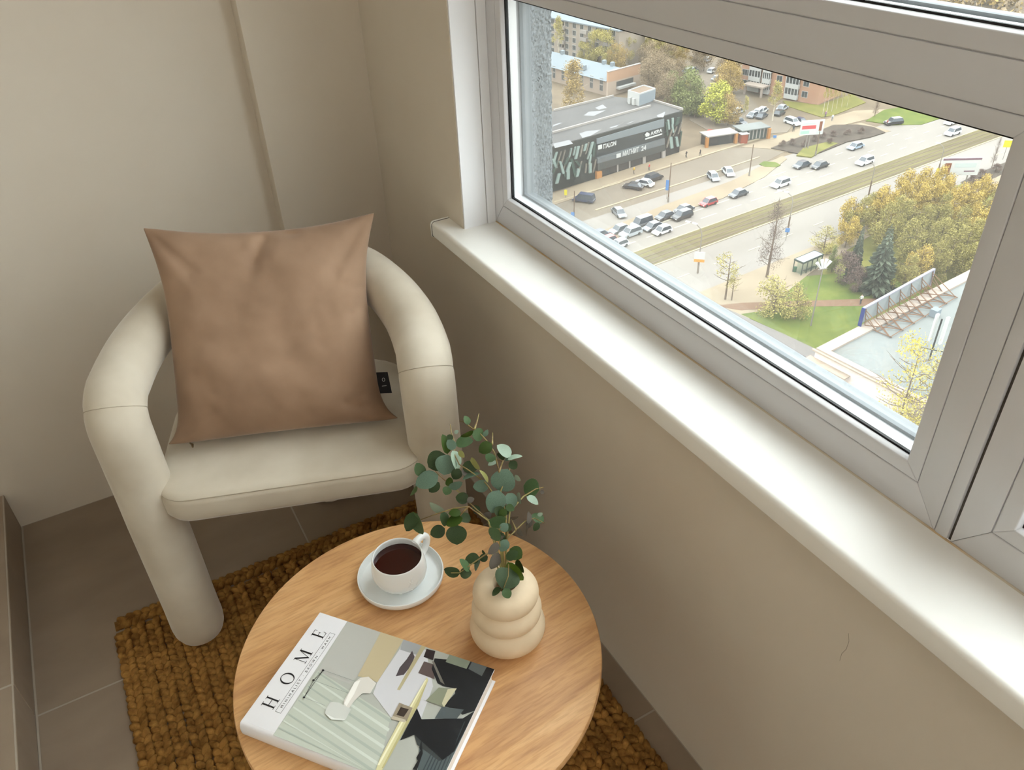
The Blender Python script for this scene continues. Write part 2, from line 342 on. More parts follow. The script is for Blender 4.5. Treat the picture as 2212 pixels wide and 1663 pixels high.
# two carriageways and the tram bed between them
RD=math.radians(4.3); RO=Vector((107.482, 109.591)).to_2d()
ux,uy=math.cos(RD),math.sin(RD)
def R_(s,t): return (RO.x+ux*s-uy*t, RO.y+uy*s+ux*t)
def strip(s0,s1,t0,t1): return [R_(s0,t0),R_(s1,t0),R_(s1,t1),R_(s0,t1)]
road=slab('road',strip(-170,600,0,17.2),O_asph,.05)
road2=slab('road_far_side',strip(-170,600,-18.5,-6.3),O_asph,.045); road2.name='road_2'
med=slab('tram_bed',strip(-170,600,-6.3,0),O_med,.12)
for t in (-1.3,-2.8,-4.0,-5.4):
    slab('tram_rail',strip(-170,600,t-.17,t+.17),O_rail,.15,parent=med)
slab('kerb',strip(-170,600,-.15,.15),O_kerb,.16,parent=med); slab('kerb',strip(-170,600,-6.45,-6.15),O_kerb,.16,parent=med)
k=0
for t in (3.45,6.9,10.35):
    for s in np.arange(-60,150,7.2):
        slab('lane_marking',strip(s,s+(4.3 if s<40 else 2.4),t-.13,t+.13),O_mark,.06,parent=road)
for t in (-12.4,):
    for s in np.arange(-60,150,9): slab('lane_marking',strip(s,s+3,t-.1,t+.1),O_mark,.055,parent=road2)
walk1=slab('sidewalk',[(79.934, 113.272),(84.95, 118.969),(103.766, 122.43),(123.559, 124.673),(134.503, 127.567),(144.014, 129.914),(143.513, 127.947),(130.855, 122.313),(115.168, 118.232),(101.226, 117.748)],O_walk,.12); walk1.name='pavement_1'
for i,(a,b) in enumerate([((89.728, 128.195),(114.948, 129.996)),((114.948, 129.996),(139.24, 132.524)),((98.154, 137.984),(121.958, 140.148)),((121.958, 140.148),(148.614, 142.334)),((84.821, 136.655),(103.599, 137.901))]):
    d=(Vector(b)-Vector(a)).normalized(); nn=Vector((-d.y,d.x))*.18
    slab('kerb',[tuple(Vector(a)+nn),tuple(Vector(b)+nn),tuple(Vector(b)-nn),tuple(Vector(a)-nn)],O_kerb,.14,parent=walk1)
slab('pavement_mall',[(86.79, 140.952),(126.847, 146.12),(141.298, 147.611),(152.455, 143.104),(125.982, 139.985),(103.099, 137.909),(83.276, 135.284)],O_walk,.10).name='pavement_2'
slab('pavement_link',[(140.698, 140.339),(157.161, 141.497),(168.784, 143.315),(184.766, 144.602),(193.721, 140.057),(186.126, 137.462),(169.629, 137.951),(145.099, 135.54)],O_walk,.07).name='pavement_3'
slab('path_1',[(146.73, 131.14),(145.099, 135.54),(169.629, 137.951),(178.082, 136.509),(178.664, 127.706),(167.476, 128.732)],O_walk,.05)
slab('pavement_near',[R_(-60,-18.5),R_(90,-18.5),R_(90,-20.6),R_(20,-21.5),R_(-4,-25),R_(-20,-29),R_(-60,-34)],O_walk,.09).name='pavement_4'
soil=slab('soil_bed',[(145.54, 135.225),(153.939, 136.76),(164.643, 137.886),(170.774, 138.994),(175.673, 135.89),(177.4, 132.288),(176.342, 127.594),(170.681, 127.286),(163.574, 128.123),(152.317, 126.366),(148.747, 126.552)],O_soil,.25); soil.name='ground_soil_bed'
slab('grass_1',[(146.599, 128.077),(151.694, 130.826),(160.044, 130.659),(160.774, 128.452),(152.558, 126.591),(148.414, 125.24)],O_grs2,.28,kind='stuff')
slab('grass_2',[(135.768, 128.89),(137.908, 129.63),(139.605, 127.676),(139.235, 125.703),(137.323, 125.216),(135.516, 126.854)],O_grass,.16,kind='stuff')
slab('lawn_1',[(180.218, 136.875),(191.624, 140.563),(199.111, 139.235),(198.436, 127.403),(188.737, 126.819),(182.988, 130.548)],O_grass,.1,kind='stuff')
slab('lawn_2',[(173.841, 158.057),(176.674, 162.624),(181.382, 153.53),(196.567, 155.772),(193.189, 148.014),(177.322, 144.959),(173.732, 145.587)],O_grs2,.1,kind='stuff')
slab('lawn_3',[(83.733, 83.111),(91.753, 85.016),(97.163, 86.252),(104.97, 83.161),(115.625, 78.419),(120.604, 72.01),(113.859, 68.606),(104.019, 66.04),(95.253, 77.977)],O_grass,.08,kind='stuff')
slab('lawn_4',[(85.116, 80.06),(94.463, 77.207),(107.377, 68.783),(93.72, 66.084),(87.078, 66.295),(86.33, 72.141)],O_grass,.09,kind='stuff')
slab('path_2',[(83.216, 84.543),(87.62, 82.776),(109.503, 70.52),(107.377, 68.783),(94.24, 76.988),(85.938, 80.952)],O_path,.11)
slab('path_3',[(83.263, 88.646),(84.912, 79.839),(86.33, 72.141),(87.356, 65.205),(84.728, 62.759),(83.815, 69.623),(83.295, 79.143)],O_grey,.13)
slab('lawn_5',[(79.466, 80.249),(81.562, 76.205),(82.232, 68.038),(82.99, 62.441),(77.123, 62.033),(75.196, 79.657)],O_grass,.1,kind='stuff')
slab('lawn_6',[(105.759, 81.812),(112.662, 90.412),(132.492, 94.765),(179.235, 96.778),(152.434, 73.375),(126.334, 68.227),(111.382, 70.228)],O_grs2,.05,kind='stuff')
slab('path_4',[(150.758, 90.758),(172.598, 94.485),(186.684, 95.133),(177.56, 89.337),(165.486, 89.669),(149.068, 88.464)],O_walk,.1)
slab('soil_2',[(162.418, 96.601),(171.429, 98.046),(184.025, 98.859),(185.084, 96.265),(170.599, 94.201),(160.62, 93.671)],O_soil,.12)
slab('courtyard',[(177.74, 205.985),(194.913, 207.892),(166.363, 160.91),(166.172, 147.175),(157.689, 142.022),(141.298, 147.611),(144.607, 163.987)],O_lot,.04)
# ---------------------------------------------------------- trees
def leaf_cards(cl, n, size, seed):
    """n small double triangles in the clumps cl = [(centre, radii)]"""
    r=np.random.default_rng(seed); w=np.array([c[1][0]*c[1][1]*c[1][2] for c in cl])**.8; w/=w.sum()
    idx=r.choice(len(cl),n,p=w); C=np.array([c[0] for c in cl])[idx]; Rr=np.array([c[1] for c in cl])[idx]
    d=r.normal(size=(n,3)); d/=np.linalg.norm(d,axis=1)[:,None]; rad=r.random(n)**.45
    P=C+d*Rr*rad[:,None]
    a=r.normal(size=(n,3)); a/=np.linalg.norm(a,axis=1)[:,None]; b=np.cross(a,r.normal(size=(n,3))); b/=np.linalg.norm(b,axis=1)[:,None]
    s=size*(.6+.8*r.random(n))[:,None]
    V=np.stack([P-a*s,P+b*s*.6,P+a*s,P-b*s*.6],1).reshape(-1,3)
    return V, np.arange(n*4).reshape(-1,4)
def branches(h, spread, n, seed, up=.5, lo=.25, twigs=2, r0=.16, droop=0, conic=False):
    rr=random.Random(seed); m=MB(); m.tube([(0,0,0),(rr.uniform(-.1,.1)*h*.1,rr.uniform(-.1,.1)*h*.1,h*.5),(0,0,h)],[r0,r0*.6,.02],5)
    for i in range(n):
        f=lo+(1-lo)*i/n; a=i*2.4+rr.uniform(-.4,.4); L=spread*(1.05-f if conic else math.sin(math.pi*(.25+.7*(f-lo)/(1-lo))))*rr.uniform(.7,1.1)
        z=f*h; p0=Vector((0,0,z)); p1=p0+Vector((math.cos(a)*L,math.sin(a)*L,L*up-droop*L)); pm=(p0+p1)/2+Vector((0,0,-.06*L))
        m.tube([p0,pm,p1],[r0*.4*(1.1-f),r0*.22,.012],4,cap=False)
        for k in range(twigs):
            t=rr.uniform(.25,.95); q=p0.lerp(p1,t); b=a+rr.uniform(-1.2,1.2); l=L*rr.uniform(.25,.5)
            q2=q+Vector((math.cos(b)*l,math.sin(b)*l,l*rr.uniform(.1,.8)-droop*l)); m.tube([q,q2],[.03,.008],3,cap=False)
    return m
ALB=.65
O_bark=omat('grey_bark',(104,88,74)); O_birch=omat('birch_bark',(210,200,182),(150,140,124),.8)
TC={'tan':((172,146,86),(140,116,66)),'brown':((154,136,108),(126,108,86)),'lime':((178,178,76),(158,158,62)),'straw':((176,164,98),(150,140,78)),'gold':((190,164,86),(164,140,66)),'olive':((156,144,82),(126,118,62)),'yellow':((198,184,92),(176,160,66)),'green':((128,134,82),(108,114,68)),'spruce':((96,104,86),(50,60,48)),'plum':((112,92,84),(90,76,70))}
TM={k_:omat('crown_'+k_,a,b,.7) for k_,(a,b) in TC.items()}
ALB=.345
TREES={}
def proto(key, h, spread, ncl, ncard, size, col, bark, nb=12, kind='round', seed=1, r0=.16, lo=.3, fl=1.0):
    rr=random.Random(seed); cl=[]
    tm=branches(h*.95,spread,nb,seed,lo=lo,r0=r0,conic=(kind=='cone'),up=.5 if kind!='cone' else .05).mesh(key+'_trunk',bark)
    if kind=='cone':
        me=MB()
        for t in range(34):
            f=t/33; z=h*(.06+.92*f); L=spread*(1-f)**.85+.12; nn=max(5,int(16*(1-f)+4))
            for i in range(nn):
                a=2*math.pi*i/nn+t*.7+rr.uniform(-.2,.2); l=L*rr.uniform(.55,1.15); w=.10*l+.10
                c,s=math.cos(a),math.sin(a)
                me.add([(c*.05,s*.05,z+.1),(c*l*.6-s*w,s*l*.6+c*w,z-.1*l),(c*l,s*l,z-.22*l+rr.uniform(-.25,.2)),(c*l*.6+s*w,s*l*.6-c*w,z-.1*l)],[(0,1,2),(0,2,3)])
                me.add([(c*.05,s*.05,z+.1),(c*l*.8,s*l*.8,z-.3*l-.25),(c*l,s*l,z-.2*l)],[(0,1,2)])
        cm=me.mesh(key+'_crown',TM[col])
    else:
        for i in range(ncl):
            f=rr.random(); a=rr.uniform(0,6.28)
            if kind=='round': z=h*(lo+.05+(.93-lo)*f); rad=spread*math.sqrt(max(.05,1-((f-.45)/.6)**2))
            elif kind=='column': z=h*(lo+(.97-lo)*f); rad=spread*(1.0-.75*f)
            else: z=h*(.12+.8*f); rad=spread*math.sqrt(max(.05,1-f*f*.8))
            q=rad*math.sqrt(rr.random())*.8
            cr=spread*rr.uniform(.26,.42); cl.append(((q*math.cos(a),q*math.sin(a),z),(cr,cr,cr*fl)))
        V,Fc=leaf_cards(cl,ncard,size,seed); cm=bpy.data.meshes.new(key+'_crown'); cm.from_pydata(V.tolist(),[],Fc.tolist()); cm.materials.append(TM[col])
    TREES[key]=(tm,cm,h)
proto('birch_tan',15,3.4,26,5200,0.16,'tan',O_birch,seed=2,lo=.12,kind='column',fl=1.6)
proto('birch_thin',12,2.0,16,1700,0.13,'straw',O_birch,seed=3,lo=.35,kind='column',fl=1.4)
proto('leafy_straw',11,4.2,26,5200,0.17,'straw',O_bark,seed=4,lo=.15)
proto('leafy_lime',9,3.8,26,4800,0.18,'lime',O_bark,seed=5,lo=.15)
proto('leafy_brown',10,3.8,24,5200,0.14,'brown',O_bark,nb=18,seed=6,lo=.12)
proto('leafy_tan',10,4.2,26,5200,0.16,'tan',O_bark,seed=7,lo=.12)
proto('leafy_green',8,3.8,22,4600,0.17,'green',O_bark,seed=8,lo=.1)
proto('gold_tree',8,2.9,24,5200,0.125,'gold',O_bark,seed=9,lo=.12)
proto('gold_tree_b',8,3.1,24,5200,0.125,'olive',O_bark,seed=10,lo=.08)
proto('yellow_tree',12,3.6,26,1900,.11,'yellow',O_bark,seed=11,lo=.25,nb=26)
proto('straw_bush',5,2.6,18,2600,0.1,'straw',O_bark,seed=12,kind='bush',nb=16,lo=.1)
proto('thin_tree',7,2.0,12,620,0.1,'straw',O_bark,seed=13,lo=.35,nb=14)
proto('plum_bush',5,2.2,18,2600,0.1,'plum',O_bark,seed=15,kind='bush',nb=16,lo=.05)
proto('spruce',13,3.1,0,0,0,'spruce',O_bark,kind='cone',seed=16)
proto('bare_tree',14.5,2.9,30,3800,.085,'plum',O_bark,seed=21,lo=.2,kind='column',fl=1.5)
def wild(h,seed):
    rr=random.Random(seed); m=MB(); m.tube([(0,0,0),(.15,.1,h*.3),(-.1,.15,h*.6),(.1,0,h)],[.32,.24,.14,.03],6)
    def go(p,d,L,r,dep):
        q=p+d*L*.5+Vector((rr.gauss(0,.05),rr.gauss(0,.05),.02))*L; e=p+d*L+Vector((rr.gauss(0,.08),rr.gauss(0,.08),.1))*L
        m.tube([p,q,e],[r,r*.7,r*.4],4,cap=False)
        if dep:
            for k in range(rr.randint(3,5)):
                t=rr.uniform(.3,1.0); b=p.lerp(e,t); nd=(d+Vector((rr.gauss(0,.55),rr.gauss(0,.55),rr.gauss(.12,.35)))).normalized(); go(b,nd,L*rr.uniform(.35,.6),r*.42,dep-1)
    for i in range(24):
        f=.16+.8*i/24; a=i*2.4+rr.uniform(-.7,.7); L=3.2*math.sin(math.pi*(.3+.62*(f-.16)/.84))*rr.uniform(.6,1.15)
        go(Vector((0,0,f*h)),Vector((math.cos(a),math.sin(a),rr.uniform(-.05,.9))).normalized(),L,.07*(1.15-f),2)
    return m
TREES['bare_tree']=(wild(14.5,21).mesh('bare_trunk',O_bark),TREES['bare_tree'][1],14.5)
def tree(key, xy, h, label, group=None, sx=1.0, cat='tree', name=None):
    tm,cm,h0=TREES[key]; s=h/h0
    r=empty(name or ('spruce_tree' if key=='spruce' else 'bush' if cat=='bush' else 'bare_tree' if key=='bare_tree' else 'leafy_tree'),(xy[0],xy[1],ZG),random.uniform(0,6.28)); r.scale=(s*sx,s*sx,s)
    tag(r,label,cat,group)
    link('trunk',tm,r)
    if cm is not None: link('crown',cm,r)
    return r
TL=[('birch_tan', (119.005, 181.763), 15.51, 'tall tan birch directly behind the dark store, beside the stucco edge', 'tree', 1.25), ('leafy_straw', (155.731, 225.428), 11.5, 'straw coloured tree in front of the panel block', 'tree', 0.9), ('birch_thin', (149.99, 237.856), 15, 'narrow tan tree before the panel block, beside the stucco edge', 'tree', 1.2), ('leafy_straw', (156.864, 219.555), 12, 'pale yellow tree near the end of the panel block', 'tree', 0.9), ('leafy_tan', (156.131, 213.206), 10, 'tan tree past the corner of the panel block', 'tree', 0.9), ('leafy_straw', (155.76, 231.279), 7, 'low straw coloured tree behind the blue hall roof', 'tree', 1.0), ('leafy_lime', (148.475, 158.18), 9.87, 'bright lime green tree behind the kiosk pavilion', 'tree', 1.25), ('leafy_tan', (149.397, 154.598), 8.39, 'tan tree partly in front of the lime green tree', 'tree', 1.0), ('birch_thin', (161.238, 150.793), 10.47, 'slender birch standing before the porch of the orange block', 'tree', 1.3), ('birch_thin', (153.69, 153.39), 7.27, 'slender bare birch between kiosk and parked white cars', 'tree', 0.9), ('birch_thin', (175.744, 147.141), 9.9, 'first birch of the row beside the orange block', 'tree', 0.55), ('birch_thin', (177.126, 147.146), 9.440000000000001, 'second birch of the row beside the orange block', 'tree', 0.55), ('birch_thin', (179.429, 147.512), 8.51, 'third birch of the row beside the orange block', 'tree', 0.55), ('birch_thin', (182.303, 148.536), 7.61, 'fourth birch of the row beside the orange block', 'tree', 0.55), ('birch_thin', (184.667, 148.915), 6.67, 'fifth birch of the row beside the orange block', 'tree', 0.55), ('birch_thin', (185.831, 148.048), 6.18, 'last birch of the row, nearest the sandy road', 'tree', 0.55), ('bare_tree', (185.096, 138.221), 4.54, 'dark leafless tree at the corner of the far green lawn', 'tree', 1.0), ('bare_tree', (97.631, 87.178), 14.71, 'tall leafless brown tree by the near pavement and bus shelter', 'tree', 0.78), ('bare_tree', (175.691, 98.562), 6.92, 'dark leafless tree right of the mauve striped billboard', 'tree', 0.5), ('thin_tree', (86.322, 85.121), 8.53, 'thin yellowish sapling on the near verge below the lamp', 'tree', 1.0), ('thin_tree', (86.997, 84.303), 5.66, 'short sparse sapling beside the thin yellowish sapling', 'tree', 0.9), ('straw_bush', (89.845, 77.694), 6.26, 'wide straw coloured bush left of the four headed lamp', 'bush', 1.25), ('straw_bush', (91.104, 74.421), 6.15, 'straw coloured bush touching the four headed lamp post', 'bush', 0.9), ('spruce', (108.668, 73.53), 12.41, 'large grey green spruce before the golden thicket', 'tree', 1.12), ('spruce', (109.394, 79.002), 10.25, 'narrow dark spruce beside the large spruce', 'tree', 0.62), ('plum_bush', (107.308, 78.351), 5.65, 'dark plum brown bare bush left of the spruces', 'bush', 1.2), ('plum_bush', (106.153, 75.18), 4.72, 'dull brown bush under the large spruce', 'bush', 0.9), ('leafy_green', (108.056, 82.375), 4.73, 'dull green bush right behind the bus shelter', 'bush', 0.5), ('straw_bush', (113.175, 88.903), 4.86, 'straw coloured bush on the far side of the bus shelter', 'bush', 1.15), ('yellow_tree', (76.234, 44.171), 16.7, 'bright yellow green tree close in front of the cream building', 'tree', 0.85), ('yellow_tree', (77.243, 41.989), 15.92, 'second yellow green tree, right of the first by the cream building', 'tree', 0.8), ('plum_bush', (148.702, 134.609), 1.6, 'low brown shrub at the narrow end of the soil bed', 'bush', 1.6), ('plum_bush', (151.624, 134.18), 1.6, 'low brown shrub on the soil bed before the billboard posts', 'bush', 1.6), ('plum_bush', (152.935, 131.579), 1.6, 'low brown shrub by the billboard posts', 'bush', 1.6), ('plum_bush', (160.796, 133.549), 1.6, 'low brown shrub just beyond the billboard', 'bush', 1.6), ('plum_bush', (164.098, 132.912), 1.6, 'low brown shrub in the middle of the soil bed', 'bush', 1.6), ('plum_bush', (167.328, 131.457), 1.6, 'low brown shrub past the middle of the soil bed', 'bush', 1.6), ('plum_bush', (171.123, 130.483), 1.6, 'low brown shrub at the far tip of the soil bed', 'bush', 1.6), ('plum_bush', (159.015, 129.714), 1.6, 'low brown shrub on the road side of the soil bed', 'bush', 1.6), ('plum_bush', (157.898, 133.053), 1.6, 'low brown shrub under the billboard board', 'bush', 1.6), ('plum_bush', (163.659, 94.76), 2.0, 'brown scrub right behind the mauve striped billboard', 'bush', 1.5), ('plum_bush', (168.264, 95.832), 2.0, 'brown scrub a little past the mauve striped billboard', 'bush', 1.5), ('plum_bush', (173.797, 96.384), 2.0, 'brown scrub under the leaning leafless tree', 'bush', 1.5)]
for key,xy,h,label,cat,sx in TL: tree(key,xy,h,label,None,sx,cat)
for i,(key,xy,h) in enumerate([('leafy_tan', (168.53, 227.146), 11.3), ('leafy_brown', (174.415, 230.711), 10.3), ('leafy_straw', (171.008, 221.995), 10.9), ('leafy_straw', (176.875, 225.43), 9.3), ('leafy_straw', (172.572, 216.079), 11.2), ('leafy_brown', (166.138, 212.072), 8.1), ('leafy_brown', (164.509, 206.124), 9.5), ('leafy_brown', (157.031, 198.254), 8.3), ('leafy_brown', (160.629, 198.809), 8.2), ('leafy_brown', (158.012, 192.341), 8.4), ('leafy_brown', (168.139, 203.316), 10.2), ('leafy_straw', (169.95, 209.105), 11.3), ('leafy_brown', (149.224, 188.501), 10.0), ('leafy_brown', (152.51, 189.045), 11.4), ('leafy_brown', (151.364, 183.925), 9.9), ('leafy_brown', (156.029, 186.387), 9.0), ('leafy_green', (149.464, 176.769), 8.5), ('leafy_green', (147.399, 171.226), 8.4), ('leafy_green', (153.828, 177.452), 9.1), ('leafy_brown', (160.626, 189.09), 8.4), ('leafy_straw', (177.267, 212.396), 10.2), ('leafy_tan', (175.116, 205.083), 8.3), ('leafy_green', (147.011, 167.831), 10.5), ('leafy_straw', (151.571, 171.356), 8.2), ('leafy_brown', (162.494, 223.987), 9.7), ('leafy_straw', (164.282, 219.51), 9.5), ('leafy_brown', (145.184, 174.473), 9.6), ('leafy_brown', (182.128, 205.546), 9.3), ('leafy_brown', (180.813, 200.649), 10.8), ('leafy_brown', (174.483, 184.922), 8.3), ('leafy_tan', (170.064, 176.996), 9.8), ('leafy_tan', (162.656, 169.722), 10.6), ('leafy_tan', (181.298, 223.569), 10.1), ('leafy_straw', (183.699, 216.765), 8.4), ('leafy_green', (147.162, 165.145), 9.5), ('leafy_tan', (183.808, 191.199), 8.5)]):
    tree(key,xy,h,{'leafy_straw':'pale straw coloured tree in the grove behind the long dark store','leafy_brown':'bare brown tree in the grove behind the long dark store','leafy_tan':'tan budding tree in the grove behind the long dark store','leafy_green':'dull green tree in the grove behind the long dark store'}[key],{'leafy_straw':'straw coloured trees of the courtyard grove','leafy_brown':'brown trees of the courtyard grove','leafy_tan':'tan trees of the courtyard grove','leafy_green':'green trees of the courtyard grove'}[key])
for i,(key,xy,h) in enumerate([('gold_tree', (123.129, 91.649), 7.5), ('gold_tree_b', (122.581, 89.526), 7.6), ('gold_tree_b', (128.964, 92.862), 6.4), ('gold_tree', (128.692, 90.44), 8.2), ('gold_tree', (134.139, 93.371), 6.8), ('gold_tree', (134.16, 90.661), 6.8), ('gold_tree', (140.211, 93.391), 8.6), ('gold_tree', (138.862, 90.155), 7.3), ('gold_tree', (145.103, 92.896), 8.2), ('gold_tree', (143.653, 89.638), 7.3), ('gold_tree', (150.09, 92.392), 7.7), ('gold_tree', (147.178, 88.628), 6.6), ('gold_tree_b', (127.819, 86.0), 8.3), ('gold_tree_b', (128.258, 83.28), 8.0), ('gold_tree_b', (131.984, 83.198), 6.4), ('gold_tree_b', (135.78, 83.115), 7.6), ('gold_tree', (139.648, 83.03), 6.3), ('gold_tree', (144.526, 83.623), 8.3), ('gold_tree', (149.195, 84.479), 7.3), ('gold_tree', (152.632, 84.899), 7.9), ('gold_tree_b', (120.851, 76.873), 7.9), ('gold_tree_b', (124.321, 76.739), 7.1), ('gold_tree_b', (127.852, 76.602), 7.3), ('gold_tree_b', (131.448, 76.464), 8.3), ('gold_tree', (135.109, 76.322), 6.5), ('gold_tree', (139.706, 76.791), 8.5), ('gold_tree_b', (145.935, 78.778), 7.7), ('gold_tree', (116.14, 71.739), 7.4), ('gold_tree_b', (118.73, 71.027), 7.0), ('gold_tree_b', (123.1, 71.18), 7.6), ('gold_tree_b', (126.509, 71.0), 7.8), ('gold_tree_b', (129.976, 70.817), 8.3), ('gold_tree_b', (134.311, 71.19), 7.8), ('gold_tree', (151.511, 80.204), 6.6), ('gold_tree_b', (121.686, 82.985), 8.5), ('gold_tree_b', (140.474, 72.729), 7.6), ('gold_tree_b', (111.59, 70.849), 6.7), ('gold_tree_b', (123.373, 66.979), 7.6), ('gold_tree', (117.74, 87.954), 6.4), ('gold_tree_b', (149.059, 76.666), 8.6)]):
    tree(key,xy,h,{'gold_tree':'golden budding tree in the thicket behind the two spruces','gold_tree_b':'olive budding tree in the thicket behind the two spruces'}[key],{'gold_tree':'golden trees of the thicket','gold_tree_b':'olive trees of the thicket'}[key])
# distant belt of woodland seen through the upper pane: nobody could count it
cl=[((x_,y_,ZG+4+random.uniform(-1,2)),(7,7,5)) for x_,y_ in [(random.uniform(230,560),random.uniform(125,520)) for _ in range(420)]]
V,Fc=leaf_cards(cl,60000,1.0,33); wm=bpy.data.meshes.new('woodland'); wm.from_pydata(V.tolist(),[],Fc.tolist()); wm.materials.append(TM['tan']); wm.materials.append(TM['brown'])
wm.polygons.foreach_set('material_index',(np.arange(60000)//2%2).tolist())
tag(link('distant_woodland',wm),'tan and brown woodland far off beyond the road',None,kind='stuff')
# ---------------------------------------------------------- buildings
B_dark=omat('dark_cladding',(62,66,64),(52,54,52),.4); B_roof=omat('grey_roof_felt',(98,96,96),(116,114,113),.09,r=.8)
B_patch=omat('pale_roof_patch',(168,168,170)); B_fasc=omat('grey_fascia',(146,154,158)); B_glas=mat('dark_shop_glass',(60,68,72),.15,.6); B_silv=omat('silver_band',(126,132,134)); B_can=omat('canopy_grey',(84,88,85))
B_strip=omat('pale_green_strip',(168,188,180)); B_stripb=omat('dark_green_strip',(74,96,86)); B_stripc=omat('tan_strip',(160,152,138)); B_white=omat('white_paint',(226,226,222)); B_sign=mat('white_sign',(244,244,240),.5); B_or=omat('orange_board',(216,150,84))
B_conc=omat('pale_concrete',(196,188,180)); B_panel=omat('cream_panel_wall',(206,192,176),(194,180,164),.4); B_blue=omat('pale_blue_metal',(160,172,180)); B_peach=omat('peach_render',(236,188,152)); B_peachl=omat('pale_peach_render',(230,208,188)); B_tan=omat('tan_render',(196,176,158)); B_orange=omat('orange_brick',(220,174,146),(212,164,136),.5); B_pane=mat('far_window_pane',(86,94,98),.2,.6); B_cream=omat('cream_render',(212,196,182),(204,186,172),.3); B_rfw=omat('pale_roof',(158,162,160),(140,144,140),.12); B_blk=mat('black_window',(46,44,50),.2,.6); B_rust=omat('rusty_steel',(150,112,86)); B_navy=omat('navy_panel',(46,66,140)); B_lil=omat('lilac_edge',(190,188,206)); B_gpan=omat('grey_panel',(176,184,184)); B_brown=omat('brown_trim',(150,128,108))
class Facade:
    """local frame: s along the front from point A, z up, d out of the wall"""
    def __init__(s,A,ang): s.A=A; s.u=(math.cos(ang),math.sin(ang)); s.n=(math.sin(ang),-math.cos(ang)); s.ang=ang
    def p(s,a,z,d=0): return (s.A[0]+s.u[0]*a+s.n[0]*d, s.A[1]+s.u[1]*a+s.n[1]*d, ZG+z)
    def poly(s,pts,d0,d1,m,name,parent,mb=None):
        n=len(pts); v=[s.p(a,z,d0) for a,z in pts]+[s.p(a,z,d1) for a,z in pts]
        f=[tuple(range(n-1,-1,-1)),tuple(range(n,2*n))]+[(i,(i+1)%n,n+(i+1)%n,n+i) for i in range(n)]
        q=(mb or MB()).add(v,f)
        return q if mb is not None else q.build(name,m,parent)
    def box(s,a0,a1,z0,z1,d0,d1,m,name,parent): return s.poly([(a0,z0),(a1,z0),(a1,z1),(a0,z1)],d0,d1,m,name,parent)
def text_mesh(o):
    bpy.context.view_layer.update(); me=bpy.data.meshes.new_from_object(o.evaluated_get(bpy.context.evaluated_depsgraph_get()))
    q=link('lettering',me,o.parent); q.matrix_world=o.matrix_world.copy(); n=o.name; bpy.data.objects.remove(o); q.name=n
    bpy.context.view_layer.update(); return q
def text(body,size,mat_,name,parent,loc,xdir,updir,ext=.002,shear=0,align='LEFT',space=1.0):
    c=bpy.data.curves.new(name,'FONT'); c.body=body; c.size=size; c.extrude=ext; c.align_x=align; c.space_character=space; c.offset=.02*size; c.materials.append(mat_)
    o=bpy.data.objects.new(name,c); COL.objects.link(o); x=Vector(xdir).normalized(); z=x.cross(Vector(updir)).normalized(); y=z.cross(x)
    M=Matrix((x,y,z)).transposed().to_4x4(); M.translation=Vector(loc); o.parent=parent
    o.matrix_world=M
    return text_mesh(o)
# long dark store with zigzag cladding
mall=empty('store_building'); tag(mall,'long dark flat roofed store with pale zigzag cladding and white shop signs','building')
FA=(88.134, 141.966); FB=(126.158, 145.799); FANG=math.atan2(FB[1]-FA[1],FB[0]-FA[0]); MH=9.9; FL=math.hypot(FB[0]-FA[0],FB[1]-FA[1]); FC=Facade(FA,FANG)
MB().prism([FC.p(-30,0)[:2],FC.p(FL,0)[:2],(126.246, 155.426),(120.323, 165.391),FC.p(-30,0,-22)[:2]],ZG,ZG+MH).build('wall',B_dark,mall)
MB().prism([FC.p(-30,0,-.25)[:2],FC.p(FL-.3,0,-.25)[:2],(126.061, 155.368),(120.204, 165.224),FC.p(-30,0,-21.8)[:2]],ZG+MH,ZG+MH+.08).build('roof',B_roof,mall)
pf=[(125.512, 156.311),(126.343, 146.183)]
for a,b in (((125.553, 155.99),(126.612, 146.413)),((101.716, 163.632),(120.108, 165.096)),((92.598, 149.595),(122.222, 152.938))):
    d=Vector(b)-Vector(a); nn=Vector((-d.y,d.x)).normalized()*.2; a,b=Vector(a),Vector(b)
    MB().prism([tuple(a+nn),tuple(b+nn),tuple(b-nn),tuple(a-nn)],ZG+MH,ZG+MH+.5).build('parapet',B_conc,mall)
for x,y,w,h in ((1280,242,22,6),(1292,230,14,5),(1272,289,24,6),(1230,311,26,8),(1426,250,12,6),(1330,272,12,2.5),(1362,264,14,2),(1206,270,12,4)):
    pass
for q in [[(105.536, 156.492), (108.138, 158.258), (110.324, 157.262), (111.919, 156.706), (107.144, 154.701)], [(111.046, 159.889), (114.117, 161.163), (113.325, 158.194), (110.897, 158.093)], [(97.345, 145.956), (99.546, 146.517), (102.625, 145.369), (98.739, 143.352), (96.245, 143.06)], [(89.064, 143.633), (93.243, 143.675), (92.552, 141.128), (87.894, 141.003)], [(119.053, 146.52), (122.489, 147.628), (119.427, 144.456), (118.397, 145.215)], [(95.957, 154.7), (98.096, 155.146), (98.434, 154.61), (95.229, 153.532)], [(105.223, 145.684), (108.218, 146.023), (106.725, 145.146), (105.061, 144.972)], [(110.119, 145.769), (112.589, 146.26), (111.439, 145.661), (110.097, 145.501)]]:
    MB().prism(q,ZG+MH+.08,ZG+MH+.1).build('roof_patch',B_patch,mall)
